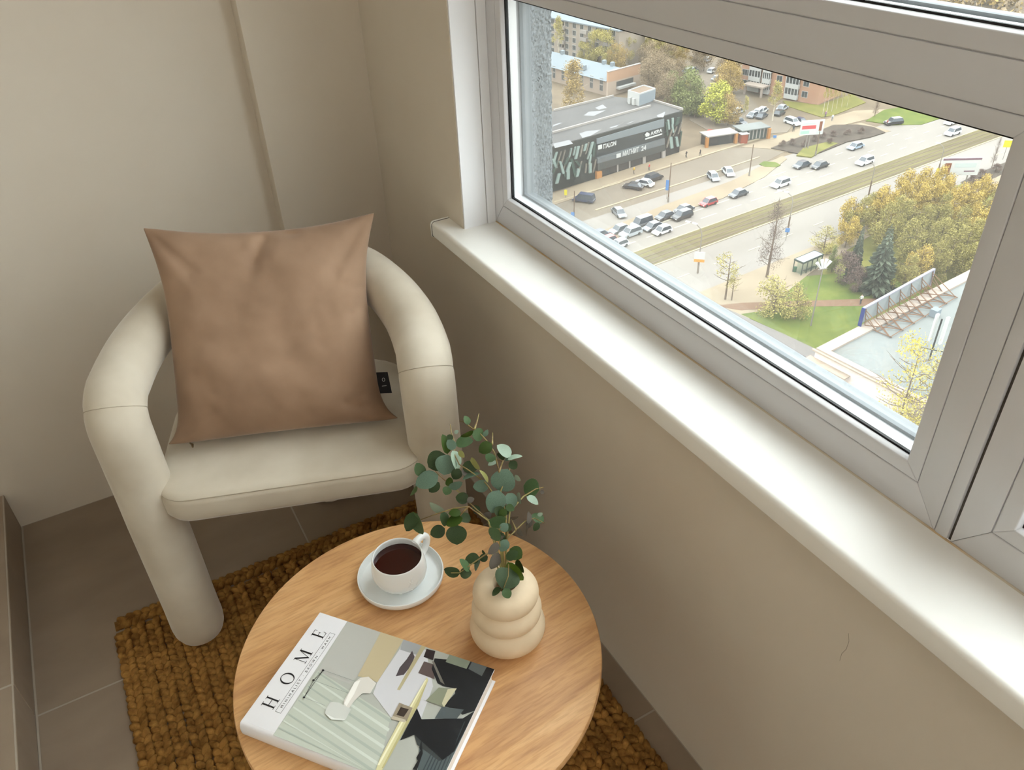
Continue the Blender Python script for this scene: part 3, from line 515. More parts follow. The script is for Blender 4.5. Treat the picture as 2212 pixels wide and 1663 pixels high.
for nm,m,d,pts in [('fascia', None, 0.25, [(11.88, 9.13), (32.08, 9.43), (32.27, 7.58), (11.92, 7.94)]), ('shop_window', None, 0.02, [(11.92, 7.94), (32.27, 7.58), (32.55, 4.81), (12.02, 4.88)]), ('band', None, 0.45, [(12.02, 4.88), (32.55, 4.81), (32.69, 3.41), (12.06, 3.59)]), ('canopy', None, 0.6, [(12.06, 3.59), (32.69, 3.41), (32.85, 1.91), (12.12, 1.99)]), ('shop_front', None, 0.1, [(13.42, 1.75), (32.05, 1.71), (32.32, -1.01), (13.49, -0.1)]), ('pillar', None, 0.5, [(32.01, 2.1), (33.03, 2.09), (33.33, -0.78), (32.34, -1.16)]), ('orange_board', None, 0.7, [(11.76, 1.78), (13.24, 1.64), (13.3, -0.06), (11.81, -0.06)]), ('pillar', None, 0.3, [(26.04, 1.81), (26.93, 1.78), (27.14, -0.85), (26.25, -0.87)]), ('pillar', None, 0.3, [(18.1, 1.88), (18.48, 1.86), (18.6, -0.31), (18.21, -0.31)]), ('pillar', None, 0.3, [(21.74, 1.84), (22.13, 1.82), (22.28, -0.45), (21.89, -0.44)])]:
    FC.poly(pts,-.05 if d>=0 else d,max(d,.05),{'fascia':B_fasc,'shop_window':B_glas,'band':B_silv,'canopy':B_can,'shop_front':B_glas,'orange_board':B_or,'pillar':B_conc}[nm],nm,mall)
for i,(pts,c) in enumerate([([(-0.4, 6.43), (0.11, 6.47), (0.97, 8.74), (0.47, 8.69)], 0), ([(0.41, 5.26), (0.65, 5.37), (2.03, 8.64), (1.79, 8.53)], 2), ([(1.98, 6.01), (2.18, 6.13), (3.04, 8.68), (2.83, 8.57)], 2), ([(-0.59, 7.43), (-0.02, 7.46), (0.82, 5.33), (0.24, 5.31)], 0), ([(1.27, 6.45), (1.86, 6.48), (2.81, 3.6), (2.22, 3.57)], 0), ([(2.43, 3.94), (2.6, 4.07), (3.03, 5.79), (2.86, 5.66)], 2), ([(0.32, 1.77), (1.05, 1.76), (1.75, 3.85), (1.02, 3.86)], 0), ([(3.43, 2.0), (4.24, 1.97), (4.23, 3.96), (3.42, 3.99)], 0), ([(3.19, 3.76), (3.93, 3.75), (4.79, 5.66), (4.06, 5.66)], 0), ([(4.02, 6.78), (4.29, 6.89), (4.8, 8.7), (4.52, 8.6)], 0), ([(5.11, 6.95), (5.46, 7.03), (5.96, 8.72), (5.62, 8.63)], 0), ([(5.56, 6.01), (6.26, 6.01), (7.01, 8.62), (6.31, 8.61)], 0), ([(7.0, 6.24), (7.28, 6.34), (7.94, 8.69), (7.66, 8.59)], 2), ([(5.93, 1.96), (6.71, 1.94), (7.22, 3.67), (6.44, 3.69)], 0), ([(6.73, 3.34), (6.94, 3.46), (7.71, 5.12), (7.5, 5.0)], 2), ([(8.06, 7.25), (8.66, 7.28), (9.16, 8.7), (8.56, 8.66)], 0), ([(8.63, 6.42), (8.84, 6.54), (9.67, 8.86), (9.46, 8.74)], 2), ([(9.49, 6.09), (10.14, 6.11), (10.96, 8.72), (10.32, 8.69)], 0), ([(9.16, 5.18), (9.44, 5.28), (9.95, 6.57), (9.66, 6.47)], 0), ([(9.74, 1.89), (10.47, 1.89), (10.41, 4.06), (9.69, 4.06)], 0), ([(9.6, 3.94), (10.14, 3.98), (10.45, 6.04), (9.91, 5.99)], 0), ([(10.91, 1.75), (11.13, 1.88), (11.87, 4.58), (11.65, 4.46)], 2), ([(8.61, 2.16), (8.86, 2.28), (9.09, 4.23), (8.84, 4.12)], 2), ([(-0.52, 4.09), (-0.14, 4.17), (1.07, 6.8), (0.69, 6.72)], 1), ([(2.6, 5.44), (3.29, 5.45), (4.15, 6.78), (3.46, 6.77)], 1), ([(4.33, 6.29), (5.03, 6.3), (6.32, 2.03), (5.6, 2.03)], 1), ([(5.6, 5.58), (6.23, 5.6), (7.86, 3.81), (7.22, 3.79)], 1), ([(10.61, 5.41), (11.22, 5.44), (11.49, 8.33), (10.89, 8.29)], 1), ([(2.78, 2.73), (3.13, 2.81), (1.57, 6.41), (1.22, 6.32)], 1), ([(33.08, 8.85), (33.59, 8.92), (34.14, 6.62), (33.62, 6.56)], 0), ([(34.53, 8.99), (35.13, 9.04), (35.3, 7.56), (34.7, 7.5)], 0), ([(34.53, 7.54), (35.05, 7.61), (35.68, 5.56), (35.16, 5.5)], 0), ([(33.46, 2.28), (33.78, 2.4), (35.06, 6.58), (34.75, 6.47)], 2), ([(34.15, 4.67), (35.05, 4.66), (35.77, 1.8), (34.86, 1.82)], 0), ([(36.14, 4.25), (36.84, 4.28), (37.64, 1.84), (36.93, 1.81)], 0), ([(36.28, 6.59), (36.56, 6.71), (35.64, 4.83), (35.37, 4.71)], 2), ([(37.84, 7.3), (38.12, 7.42), (37.28, 4.93), (37.0, 4.81)], 2), ([(36.38, 8.76), (37.19, 8.77), (36.57, 7.15), (35.75, 7.14)], 1), ([(32.59, 8.37), (32.98, 8.47), (33.72, 5.24), (33.33, 5.15)], 1), ([(37.82, 5.23), (38.22, 5.32), (38.03, 1.75), (37.62, 1.66)], 1)]):
    FC.poly(pts,.05,.35+.02*(i%5),[B_strip,B_stripb,B_stripc][c],'cladding_strip',mall)
def fsign(body,o,e,hz,sp=1.0):
    size=hz*1.38
    t=text(body,size,B_sign,'sign_lettering',mall,FC.p(o[0],o[1],.45),(FC.u[0],FC.u[1],(e[1]-o[1])/max(.01,e[0]-o[0])*1.0),(0,0,1),.06,space=sp)
    bpy.context.view_layer.update(); w=t.dimensions.x
    if w>0: t.scale=((e[0]-o[0])/w,1,1)
for body,o,e,hz in [('ITALON', (13.46, 6.62), (17.25, 6.62), 1.0), ('АКВА', (27.85, 6.55), (31.47, 6.58), 0.75), ('МАГНИТ', (19.38, 3.48), (24.3, 3.46), 1.2), ('24', (25.16, 3.46), (26.65, 3.48), 1.1)]: fsign(body,o,e,hz)
for pts in [[(12.08, 7.63), (13.2, 7.63), (13.23, 6.74), (12.11, 6.73)], [(17.55, 4.48), (18.87, 4.5), (18.93, 3.37), (17.61, 3.35)], [(26.11, 7.0), (26.75, 7.51), (27.54, 6.98), (27.42, 6.47), (26.44, 6.49)], [(26.28, 6.16), (31.51, 6.21), (31.53, 5.94), (26.3, 5.87)], [(19.2, 2.58), (24.99, 2.64), (25.01, 2.42), (19.21, 2.35)]]: FC.poly(pts,.3,.5,B_sign,'sign_emblem',mall)
# white plant room on its roof
pr=empty('roof_plant_room'); tag(pr,'white and grey box shaped plant room standing on the dark store roof','building')
PA=(120.329, 154.909); PB=(126.255, 156.44); PD=(119.929, 159.064)
pa,pb,pd=Vector(PA),Vector(PB),Vector(PD); pc=pb+(pd-pa)
PH=2.75
MB().prism([tuple(pa),tuple(pb),tuple(pc),tuple(pd)],ZG+MH+.08,ZG+MH+PH).build('wall',B_white,pr)
e1=(pb-pa).normalized(); n1=Vector((e1.y,-e1.x))*.04
MB().prism([tuple(pa+n1),tuple(pb+n1),tuple(pb),tuple(pa)],ZG+MH+.1,ZG+MH+PH-.05).build('side_panel',B_blue,pr)
c_=(pa+pb+pc+pd)/4
MB().prism([tuple(p+(c_-p)*.12) for p in (pa,pb,pc,pd)],ZG+MH+PH,ZG+MH+PH+.05).build('roof',B_brown,pr)
for a,b in ((pa,pb),(pb,pc),(pc,pd),(pd,pa)):
    d=(b-a).normalized(); nn=Vector((-d.y,d.x))*.18
    MB().prism([tuple(a),tuple(b),tuple(b+nn),tuple(a+nn)],ZG+MH+PH,ZG+MH+PH+.25).build('parapet',B_white,pr)
for t in (.3,.62):
    q=pa.lerp(pd,t); d=(pd-pa).normalized(); nn=Vector((d.y,-d.x))*-.6
    MB().prism([tuple(q),tuple(q+d*.7),tuple(q+d*.7+nn),tuple(q+nn)],ZG+MH+.1,ZG+MH+1.6).build('air_duct',B_white,pr)
def windows(fc,parent,cols,rows,w,h,frame=B_white,pane=B_pane,balc=None):
    for a in cols:
        for z in rows:
            f=fc.box(a-w/2-.12,a+w/2+.12,z-.12,z+h+.12,-.05,.06,frame,'window',parent)
            fc.box(a-w/2,a-.04,z,z+h,.05,.08,pane,'pane',f); fc.box(a+.04,a+w/2,z,z+h,.05,.08,pane,'pane',f)
def block(name,label,A,B,depth,h,wall,roof,ext=0):
    e=empty(name); tag(e,label,'building'); ang=math.atan2(B[1]-A[1],B[0]-A[0]); fc=Facade(A,ang); L=math.hypot(B[0]-A[0],B[1]-A[1])
    MB().prism([fc.p(-ext,0)[:2],fc.p(L,0)[:2],fc.p(L,0,-depth)[:2],fc.p(-ext,0,-depth)[:2]],ZG,ZG+h).build('wall',wall,e)
    if roof: MB().prism([fc.p(-ext-.4,0,.5)[:2],fc.p(L+.4,0,.5)[:2],fc.p(L+.4,0,-depth-.4)[:2],fc.p(-ext-.4,0,-depth-.4)[:2]],ZG+h,ZG+h+.4).build('roof',roof,e)
    return e,fc,L
# five storey panel block far left
PBH=12.0
pb_,fc5,L5=block('apartment_block','pale five storey panel block with grey roof and small balconies, farthest away',(153.757, 248.274),(159.343, 217.107),12,PBH,B_panel,B_blue,30)
fl_h=PBH/5.2
windows(fc5,pb_,[L5-2.5-3.6*i for i in range(int((L5+6)/3.6))],[fl_h*k+1.2 for k in range(5)],1.5,1.5)
for i in range(0,int(L5/3.6),3):
    for k in range(1,5): fc5.box(L5-4.5-3.6*i-1.4,L5-4.5-3.6*i+1.4,fl_h*k+.2,fl_h*k+1.3,0,1.0,B_conc,'balcony',pb_)
fc5.box(L5-26.2,L5-25.6,0,PBH,0,.2,B_blk,'wall_joint',pb_)
# blue roofed hall with a peach end wall
hA=(140.071, 195.395); hB=(153.221, 197.586); HH=6.9
hall=empty('hall_building'); tag(hall,'two storey hall with pale blue metal roof and peach end wall','building')
hang=math.atan2(hB[1]-hA[1],hB[0]-hA[0]); hf=Facade(hA,hang); hL=math.hypot(hB[0]-hA[0],hB[1]-hA[1])
EV=HH*.62; HD=34
hf.box(0,hL,0,HH*.58,-.6,0,B_peachl,'end_wall',hall); hf.box(0,hL,HH*.58,HH,-.6,0,B_peach,'upper_end_wall',hall); hf.box(-.1,hL+.1,HH,HH+.15,-.7,.1,B_conc,'coping',hall)
MB().prism([hf.p(0.3,0,-.6)[:2],hf.p(hL-.3,0,-.6)[:2],hf.p(hL-.3,0,-HD)[:2],hf.p(.3,0,-HD)[:2]],ZG,ZG+EV).build('wall',B_tan,hall)
rm=MB(); rg=HH*1.0
P_=[hf.p(-.3,EV,-.6),hf.p(hL*.45,rg,-.6),hf.p(hL+.3,EV,-.6),hf.p(-.3,EV,-HD),hf.p(hL*.45,rg,-HD),hf.p(hL+.3,EV,-HD)]
rm.add(P_,[(0,1,4,3),(1,2,5,4),(2,1,0),(3,4,5),(0,3,5,2)]); rm.build('roof',B_blue,hall)
sf=Facade(hf.p(.3,0,-HD)[:2],hang-math.pi/2)
windows(sf,hall,[HD-3-4.2*i for i in range(7)],[1.2,EV*.5+.9],1.2,1.5,B_conc)
for k in (4,7.5,26): hf.box(hL*.42,hL*.5,rg-.2,rg+1.0,-k-1,-k,B_blue,'roof_vent',hall)
hf.box(hL*.1,hL*.18,EV+1.0,EV+2.3,-13,-11.6,B_blue,'dormer',hall)
hf.box(hL*.26,hL*.78,HH*.32,HH*.52,-.1,.12,B_pane,'window',hall); hf.box(hL*.26,hL*.8,HH*.22,HH*.31,0,1.2,B_white,'entrance_canopy',hall)
# orange brick block
ob,of,oL=block('brick_apartment_block','orange brick block with white balcony columns above a small lawn',(175.365, 178.52),(181.215, 154.201),13,22,B_orange,None)
ofl=2.9
windows(of,ob,[oL-4.2,oL*.045,oL*.5],[1.4+ofl*k for k in range(5)],1.6,1.5)
windows(of,ob,[oL*.02+2.2],[1.4+ofl*k for k in range(5)],1.3,1.5)
for a0,a1 in ((oL*.12,oL*.27),(oL*.60,oL*.76),(oL*.30,oL*.40)):
    for k in range(6):
        of.box(a0,a1,ofl*k+.4,ofl*k+1.6,0,.9,B_white,'balcony',ob); of.box(a0+.1,a1-.1,ofl*k+1.6,ofl*k+ofl+.35,0,.75,B_pane,'balcony_glazing',ob)
        for j in range(5): of.box(a0+(a1-a0)*j/4-.1,a0+(a1-a0)*j/4+.1,ofl*k+1.6,ofl*k+ofl+.4,.7,.85,B_white,'balcony_post',ob)
of.box(oL*.14,oL*.40,2.6,3.0,0,4.0,B_cream,'porch_roof',ob); of.box(oL*.15,oL*.17,0,2.6,3.3,3.8,B_cream,'porch_wall',ob); of.box(oL*.37,oL*.39,0,2.6,3.3,3.8,B_cream,'porch_wall',ob)
# cream building with a sign frame on the roof, close below
WH=8.0; ALB=.52; B_creamw=omat('bright_cream_render',(238,224,214),(230,214,204),.3); B_brnl=omat('pale_brown_trim',(178,160,142)); ALB=.345
wA=Vector((77.015, 58.482)); wang=math.radians(5.2); wf_=Facade(tuple(wA),wang-math.pi/2); sf2=Facade(tuple(wA),wang)
wbld=empty('cream_building'); tag(wbld,'cream flat roofed building with pale roof, nearest below the window','building')
def wq(s,t): return (wA.x+math.cos(wang)*s+math.sin(wang)*t, wA.y+math.sin(wang)*s-math.cos(wang)*t)
MB().prism([wq(0,0),wq(75,0),wq(75,45),wq(0,45)],ZG,ZG+WH-.3).build('wall',B_creamw,wbld)
MB().prism([wq(.6,.6),wq(74,.6),wq(74,44),wq(.6,44)],ZG+WH-.3,ZG+WH-.25).build('roof',B_rfw,wbld)
MB().prism([wq(0,0),wq(75,0),wq(75,1.6),wq(0,1.6)],ZG+WH-.3,ZG+WH+.05).build('parapet',B_cream,wbld)
MB().prism([wq(0,1.6),wq(.9,1.6),wq(.9,45),wq(0,45)],ZG+WH-.3,ZG+WH+.05).build('parapet',B_cream,wbld)
MB().prism([wq(-.35,-.35),wq(-.35,45),wq(0,45),wq(0,-.35)],ZG+WH-.35,ZG+WH-.15).build('cornice',B_brnl,wbld)
wf_.box(-.4,5.4,0,6.45,0,1.0,B_creamw,'annex',wbld); wf_.box(-.6,5.6,6.45,6.6,0,1.2,B_brnl,'annex_roof',wbld)
for i in range(4):
    a=.15+1.28*i; o=wf_.box(a-.1,a+1.2,5.1,6.2,1.0,1.06,B_sign,'window',wbld); wf_.box(a,a+1.1,5.2,6.1,1.06,1.1,B_blk,'pane',o)
for a in (6.5,7.6):
    o=wf_.box(a,a+1.0,3.7,4.9,0,.08,B_white,'window',wbld); wf_.box(a+.12,a+.88,3.85,4.75,.08,.12,B_blk,'pane',o)
# roof sign frame
sg=empty('roof_sign_frame'); tag(sg,'long roof sign seen from behind, grey panels on rusty braced frame','sign')
q0=Vector((86.352, 59.378)); q1=Vector((103.771, 61.746)); sd=(q1-q0); sL=sd.length; sa=math.atan2(sd.y,sd.x); S=Facade(tuple(q0),sa)
SH=2.5; zb=WH+.15
S.box(-.2,sL,zb+.1,zb+SH,-.12,0,B_gpan,'sign_panel',sg); S.box(-.2,sL,zb+SH,zb+SH+.2,-.2,.15,B_lil,'panel_edge',sg); S.box(-.35,-.2,zb-.1,zb+SH+.2,-.2,.3,B_navy,'panel_side',sg); S.box(sL-.2,sL+.05,zb-.1,zb+SH,-.15,.15,B_lil,'panel_side',sg)
for i in range(7):
    a=.4+(sL-.8)*i/6; fr=MB()
    def tb(p,q,r=.07): fr.tube([S.p(*p),S.p(*q)],r,4)
    tb((a,zb+SH-.1,.05),(a,WH-.2,.5)); tb((a,zb+SH*.85,.05),(a+.2,WH-.2,4.2)); tb((a,WH-.1,.5),(a+.2,WH-.1,4.4)); tb((a,zb+SH*.4,.2),(a+.1,WH-.1,2.3)); tb((a,WH-.1,2.3),(a,zb+SH*.7,.1))
    if i<6:
        b=.4+(sL-.8)*(i+1)/6; tb((a,WH+.1,.5),(b,WH+.1,4.2)); tb((a,WH+.05,4.3),(b,WH+.05,4.3)); tb((a,zb+.2,.25),(b,zb+.2,.25)); tb((a+.0,WH,4.2),(b,WH,.5)); tb((a,WH-.05,2.3),(b,WH-.05,2.3))
    fr.build('brace_frame',B_rust,sg)
S.box(sL*.55,sL*.62,WH-.2,WH+.9,4.4,5.4,B_blue,'switch_box',sg)
an=empty('antenna_mast'); tag(an,'pair of white panel antennas on a short dark mast','antenna')
ap=(87.105, 48.979); am=MB().tube([(ap[0],ap[1],ZG+WH-.3),(ap[0]+.3,ap[1]+.2,ZG+WH+1.2),(ap[0]+.5,ap[1]+.3,ZG+WH+5.6)],.12,6).build('mast',B_dark,an)
for dx in (-.6,.6): MB().box(-.24,.24,-.14,.14,0,3.9).build('antenna_panel',B_sign,an,loc=(ap[0]+.5+dx*.3,ap[1]+.3-dx,ZG+WH+2.2))
MB().tube([(ap[0]-.6,ap[1]+1.2,ZG+WH+1.3),(ap[0]+1.0,ap[1]-1.2,ZG+WH+1.3)],.06,5).build('bracket',B_dark,an)
# ---------------------------------------------------------- cars
ALB=.55
C_tyre=mat('tyre',(30,30,32),.9); C_win=mat('car_glass',(58,68,78),.12,.6); C_lamp=mat('car_lamp',(236,232,214),.3)
CARC={'white':(228,230,230),'red':(176,44,48),'dark grey':(70,74,80),'black':(40,42,46),'silver':(176,182,188),'navy':(48,56,84),'grey':(118,122,128),'pale blue':(150,168,184)}
CM={k_:mat('car_paint_'+k_.replace(' ','_'),v,.3,.5,coat=.4) for k_,v in CARC.items()}
def car_meshes(style):
    L,Wd,H={'sedan':(4.5,1.76,1.44),'hatch':(4.0,1.72,1.5),'suv':(4.6,1.86,1.7),'van':(4.7,1.85,1.85)}[style]
    hb=.78 if style!='suv' else .95; w=Wd/2; l=L/2
    if style=='sedan': roof=(-.24*L,.12*L); base=(-.40*L,.27*L)
    elif style=='hatch': roof=(-.36*L,.10*L); base=(-.47*L,.27*L)
    elif style=='suv': roof=(-.40*L,.12*L); base=(-.48*L,.26*L)
    else: roof=(-.44*L,.2*L); base=(-.49*L,.32*L)
    b=MB()   # x forward
    prof=[(-l,.32),(-l,hb*.92),(-l+.12,hb),(base[1]+.05,hb),(l-.25,hb*.86),(l,hb*.62),(l,.32)]
    n=len(prof); v=[(x,-w,z) for x,z in prof]+[(x,w,z) for x,z in prof]
    b.add(v,[tuple(range(n)),tuple(range(2*n-1,n-1,-1))]+[(i,n+i,n+(i+1)%n,(i+1)%n) for i in range(n)])
    wr=w*.78; b.box(roof[0],roof[1],-wr,wr,H-.05,H)
    for x,s in ((roof[1],1),(roof[0],-1)):
        for sy in (-1,1): b.tube([(x,sy*wr,H-.03),((base[1] if s>0 else base[0]),sy*(w-.06),hb)],.05,4)
    g=MB(); e=.03
    v=[(base[0],-w+e*2,hb),(base[1],-w+e*2,hb),(base[1],w-e*2,hb),(base[0],w-e*2,hb),(roof[0],-wr+.01,H-.04),(roof[1],-wr+.01,H-.04),(roof[1],wr-.01,H-.04),(roof[0],wr-.01,H-.04)]
    g.add(v,[(0,1,5,4),(1,2,6,5),(2,3,7,6),(3,0,4,7),(4,5,6,7)])
    wh=MB(); r=.33
    for k in range(12): pass
    ring=[(r*math.cos(k*math.pi/6),r*math.sin(k*math.pi/6)) for k in range(12)]
    wh.add([(x,-.1,z) for x,z in ring]+[(x,.1,z) for x,z in ring],[tuple(range(12)),tuple(range(23,11,-1))]+[(k,12+k,12+(k+1)%12,(k+1)%12) for k in range(12)])
    hl=MB()
    for sy in (-1,1): hl.box(l-.04,l+.02,sy*(w-.25)-.16,sy*(w-.25)+.16,hb*.62-.1,hb*.62+.06)
    return b,g,wh,hl,L,w
CARB={}
def car(pos,ang,color,style,label):
    if style not in CARB:
        b,g,wh,hl,L,w=car_meshes(style); CARB[style]=[b,g.mesh('car_windows',C_win),wh.mesh('wheel',C_tyre),hl.mesh('headlights',C_lamp),L,w,{}]
    b,gm,wm_,hm,L,w,bd=CARB[style]
    if color not in bd: bd[color]=b.mesh('car_body',CM[color])
    r=empty('car',(pos[0],pos[1],ZG+.06),ang); tag(r,label,'car')
    link('body',bd[color],r); link('cabin_glass',gm,r); link('headlight',hm,r)
    for sx_ in (-.31,.31):
        for sy in (-1,1): link('wheel',wm_,r,(sx_*L,sy*(w-.08),.33))
for c in [((130.034, 116.586), 3.217, 'white', 'suv', 'white estate car in the middle of the wide road, right of the bare tree top'), ((155.131, 115.754), 3.217, 'white', 'suv', 'white off-road car beside the tram bed, level with the billboard'), ((142.242, 122.279), 3.217, 'dark grey', 'sedan', 'dark grey car beside the kerb, left one of the two dark cars'), ((145.262, 119.782), 3.217, 'black', 'sedan', 'black car right of the dark grey one at the soil bed corner'), ((161.578, 124.014), 3.217, 'pale blue', 'sedan', 'pale blue saloon passing along the dark soil bed'), ((110.626, 117.449), 3.217, 'red', 'hatch', 'bright red car in the middle of the road'), ((118.931, 117.543), 3.217, 'dark grey', 'sedan', 'dark saloon following behind the bright red car'), ((104.164, 117.465), 3.217, 'dark grey', 'sedan', 'dark grey saloon in the lane farthest from the tram bed, overlapped by a suv'), ((101.761, 115.124), 3.217, 'black', 'suv', 'black suv in front of the overlapped dark grey saloon'), ((99.026, 116.989), 3.217, 'dark grey', 'sedan', 'dark saloon with bright lamps waiting left of the black suv'), ((93.069, 116.909), 3.217, 'grey', 'van', 'long grey van in the waiting queue'), ((93.86, 114.227), 3.217, 'grey', 'sedan', 'grey saloon between the long grey van and a white hatchback'), ((94.06, 111.729), 3.217, 'white', 'hatch', 'clean white hatchback next to the tram bed in the queue'), ((87.709, 116.807), 3.217, 'grey', 'sedan', 'grey saloon ahead of the silver suv in the queue'), ((88.397, 114.261), 3.217, 'silver', 'suv', 'silver white suv in the queue between two lane lines'), ((82.733, 117.056), 3.217, 'navy', 'sedan', 'navy saloon partly cut off by the window frame'), ((82.575, 113.885), 3.217, 'red', 'hatch', 'orange red hatchback at the head of the queue by the window frame'), ((83.44, 111.337), 3.217, 'white', 'hatch', 'white hatchback lowest in the queue, by the window frame'), ((188.142, 117.599), 3.217, 'white', 'suv', 'white car farthest along the road but one'), ((195.142, 123.011), 3.217, 'white', 'sedan', 'white car farthest away just under the transom'), ((183.454, 131.1), 2.813, 'black', 'suv', 'black car with pale roof turning off beside the green lawn'), ((90.384, 133.508), 2.196, 'navy', 'van', 'slate blue van parked near the pole below the zigzag wall'), ((92.336, 123.537), -1.796, 'grey', 'sedan', 'grey car driving across the open parking lot'), ((103.346, 133.494), 2.184, 'black', 'sedan', 'black saloon parked before the store, first of three'), ((106.396, 133.707), 2.008, 'white', 'sedan', 'white saloon parked between two dark cars before the store'), ((110.019, 134.932), 0.16, 'black', 'suv', 'dark suv parked third before the store entrance'), ((121.106, 127.872), -1.915, 'silver', 'hatch', 'silver hatchback at the kerb island'), ((125.871, 128.387), -1.978, 'white', 'sedan', 'white saloon at the kerb island, right of the silver hatchback'), ((163.347, 145.832), -1.574, 'white', 'suv', 'white suv parked left of the billboard board'), ((165.504, 145.219), -1.543, 'navy', 'sedan', 'navy saloon half hidden behind the billboard board'), ((140.249, 150.981), 0.509, 'red', 'hatch', 'small red car parked against the kiosk wall'), ((159.892, 156.326), 0.247, 'silver', 'sedan', 'silver saloon at the near end of the courtyard row'), ((162.591, 157.43), 0.397, 'white', 'sedan', 'white saloon in the middle of the courtyard row'), ((164.742, 157.935), 0.396, 'white', 'hatch', 'white hatchback at the far end of the courtyard row'), ((161.057, 154.447), 0.391, 'dark grey', 'sedan', 'dark grey saloon in front of the courtyard row'), ((170.355, 156.425), 0.36, 'silver', 'sedan', 'silver saloon beside the hedge of the orange block'), ((166.459, 153.53), 0.356, 'black', 'hatch', 'black hatchback beneath the slender birch'), ((158.969, 161.16), 0.201, 'silver', 'sedan', 'silver saloon behind the lime green tree'), ((152.4, 156.802), -1.492, 'silver', 'hatch', 'pale hatchback right behind the kiosk roof'), ((152.947, 154.427), -1.493, 'grey', 'sedan', 'grey saloon behind the second kiosk roof'), ((167.312, 194.754), 0.233, 'navy', 'sedan', 'navy saloon in the rear yard among bare trees'), ((175.702, 202.249), 0.277, 'grey', 'sedan', 'grey saloon in the rear yard, upper pair, near one'), ((177.686, 202.161), 0.276, 'silver', 'sedan', 'silver saloon in the rear yard, upper pair, far one'), ((167.594, 191.205), -0.371, 'white', 'hatch', 'white hatchback beside the blue lorry in the rear yard'), ((167.89, 189.01), 0.826, 'pale blue', 'van', 'blue lorry like van parked in the rear yard'), ((181.678, 197.595), 0.296, 'white', 'hatch', 'white hatchback alone in the rear yard'), ((177.04, 189.97), 0.249, 'silver', 'sedan', 'pale saloon left of the orange block porch trees'), ((189.826, 209.42), 0.555, 'silver', 'hatch', 'silver hatchback highest up just under the transom')]: car(*c)
# ---------------------------------------------------------- street furniture
ALB=.45
F_pole=omat('grey_pole',(150,142,132)); F_brn=omat('brown_pole',(120,100,84)); F_wht=mat('white_lamp_head',(240,240,238),.4)
def lamp_post(base,h,ang,label,heads=2,m=F_pole):
    r=empty('street_lamp',(base[0],base[1],ZG)); tag(r,label,'street lamp')
    c,s=math.cos(ang),math.sin(ang)
    MB().tube([(0,0,0),(0,0,h*.45)],.16,6).build('post',F_brn,r); MB().tube([(0,0,h*.45),(0,0,h*.82),(c*.35,s*.35,h*.93),(c*1.2,s*1.2,h)],.09,6).build('arm',m,r)
    for k in range(heads): MB().box(-.45,.45,-.16,.16,-.06,.1).build('lamp_head',F_wht,r,loc=(c*(1.5+k*1.3),s*(1.5+k*1.3),h+.05),rz=ang)
    if heads>1: MB().tube([(c*1.2,s*1.2,h),(c*2.8,s*2.8,h+.1)],.06,5).build('head_bar',m,r)
for q in [((88.892, 95.054), 9.0, 1.9547687622336491, 'double headed street lamp with white and orange notice, nearest the window', 2), ((113.345, 97.996), 8.2, 1.9547687622336491, 'double headed street lamp behind the tall leafless tree', 2), ((141.256, 102.702), 7.0, 1.9547687622336491, 'single headed street lamp above the golden thicket', 1), ((160.581, 101.2), 7.4, 1.9547687622336491, 'single headed street lamp left of the mauve striped billboard', 1)]: lamp_post(*q)
def pole(base,h,label,sign=None,m=F_brn):
    r=empty('utility_pole',(base[0],base[1],ZG)); tag(r,label,'pole'); MB().tube([(0,0,0),(0,0,1.2)],.2,6).build('footing',F_pole,r); MB().tube([(0,0,1.2),(0,0,h)],[.13,.09],6).build('post',m,r)
for q in [((104.78, 123.242), 8.48, 'brown pole with blue and white plate on the parking lot'), ((128.808, 124.783), 7.2, 'brown pole on the kerb island right of the white saloon'), ((83.122, 126.145), 6.46, 'brown pole in front of the slate blue van'), ((150.354, 125.799), 5.88, 'concrete pole right of the billboard')]: pole(*q)
def board_sign(base,h,w,hh,ang,label,m1,m2=None,name='road_sign',cat='sign'):
    r=empty(name,(base[0],base[1],ZG),ang); tag(r,label,cat); MB().tube([(0,0,0),(0,0,h)],.06,5).build('post',F_pole,r)
    MB().box(-w/2,w/2,-.12,-.06,h-hh,h).build('sign_plate',m1,r)
    if m2: MB().box(-w/2,w/2,-.13,-.12,h-hh,h-hh*.72).build('sign_band',m2,r)
S_yel=omat('yellow_sign',(232,216,60)); S_blue=omat('blue_sign',(88,140,200)); S_or=omat('orange_sign',(232,160,70)); S_red=omat('red_print',(214,84,84)); S_mint=omat('mint_print',(178,216,200)); S_mau=omat('mauve_print',(134,104,116)); S_brn=omat('brown_print',(140,82,54)); S_lt=omat('pale_print',(206,216,212)); S_navyt=mat('navy_print',(60,80,150),.5)
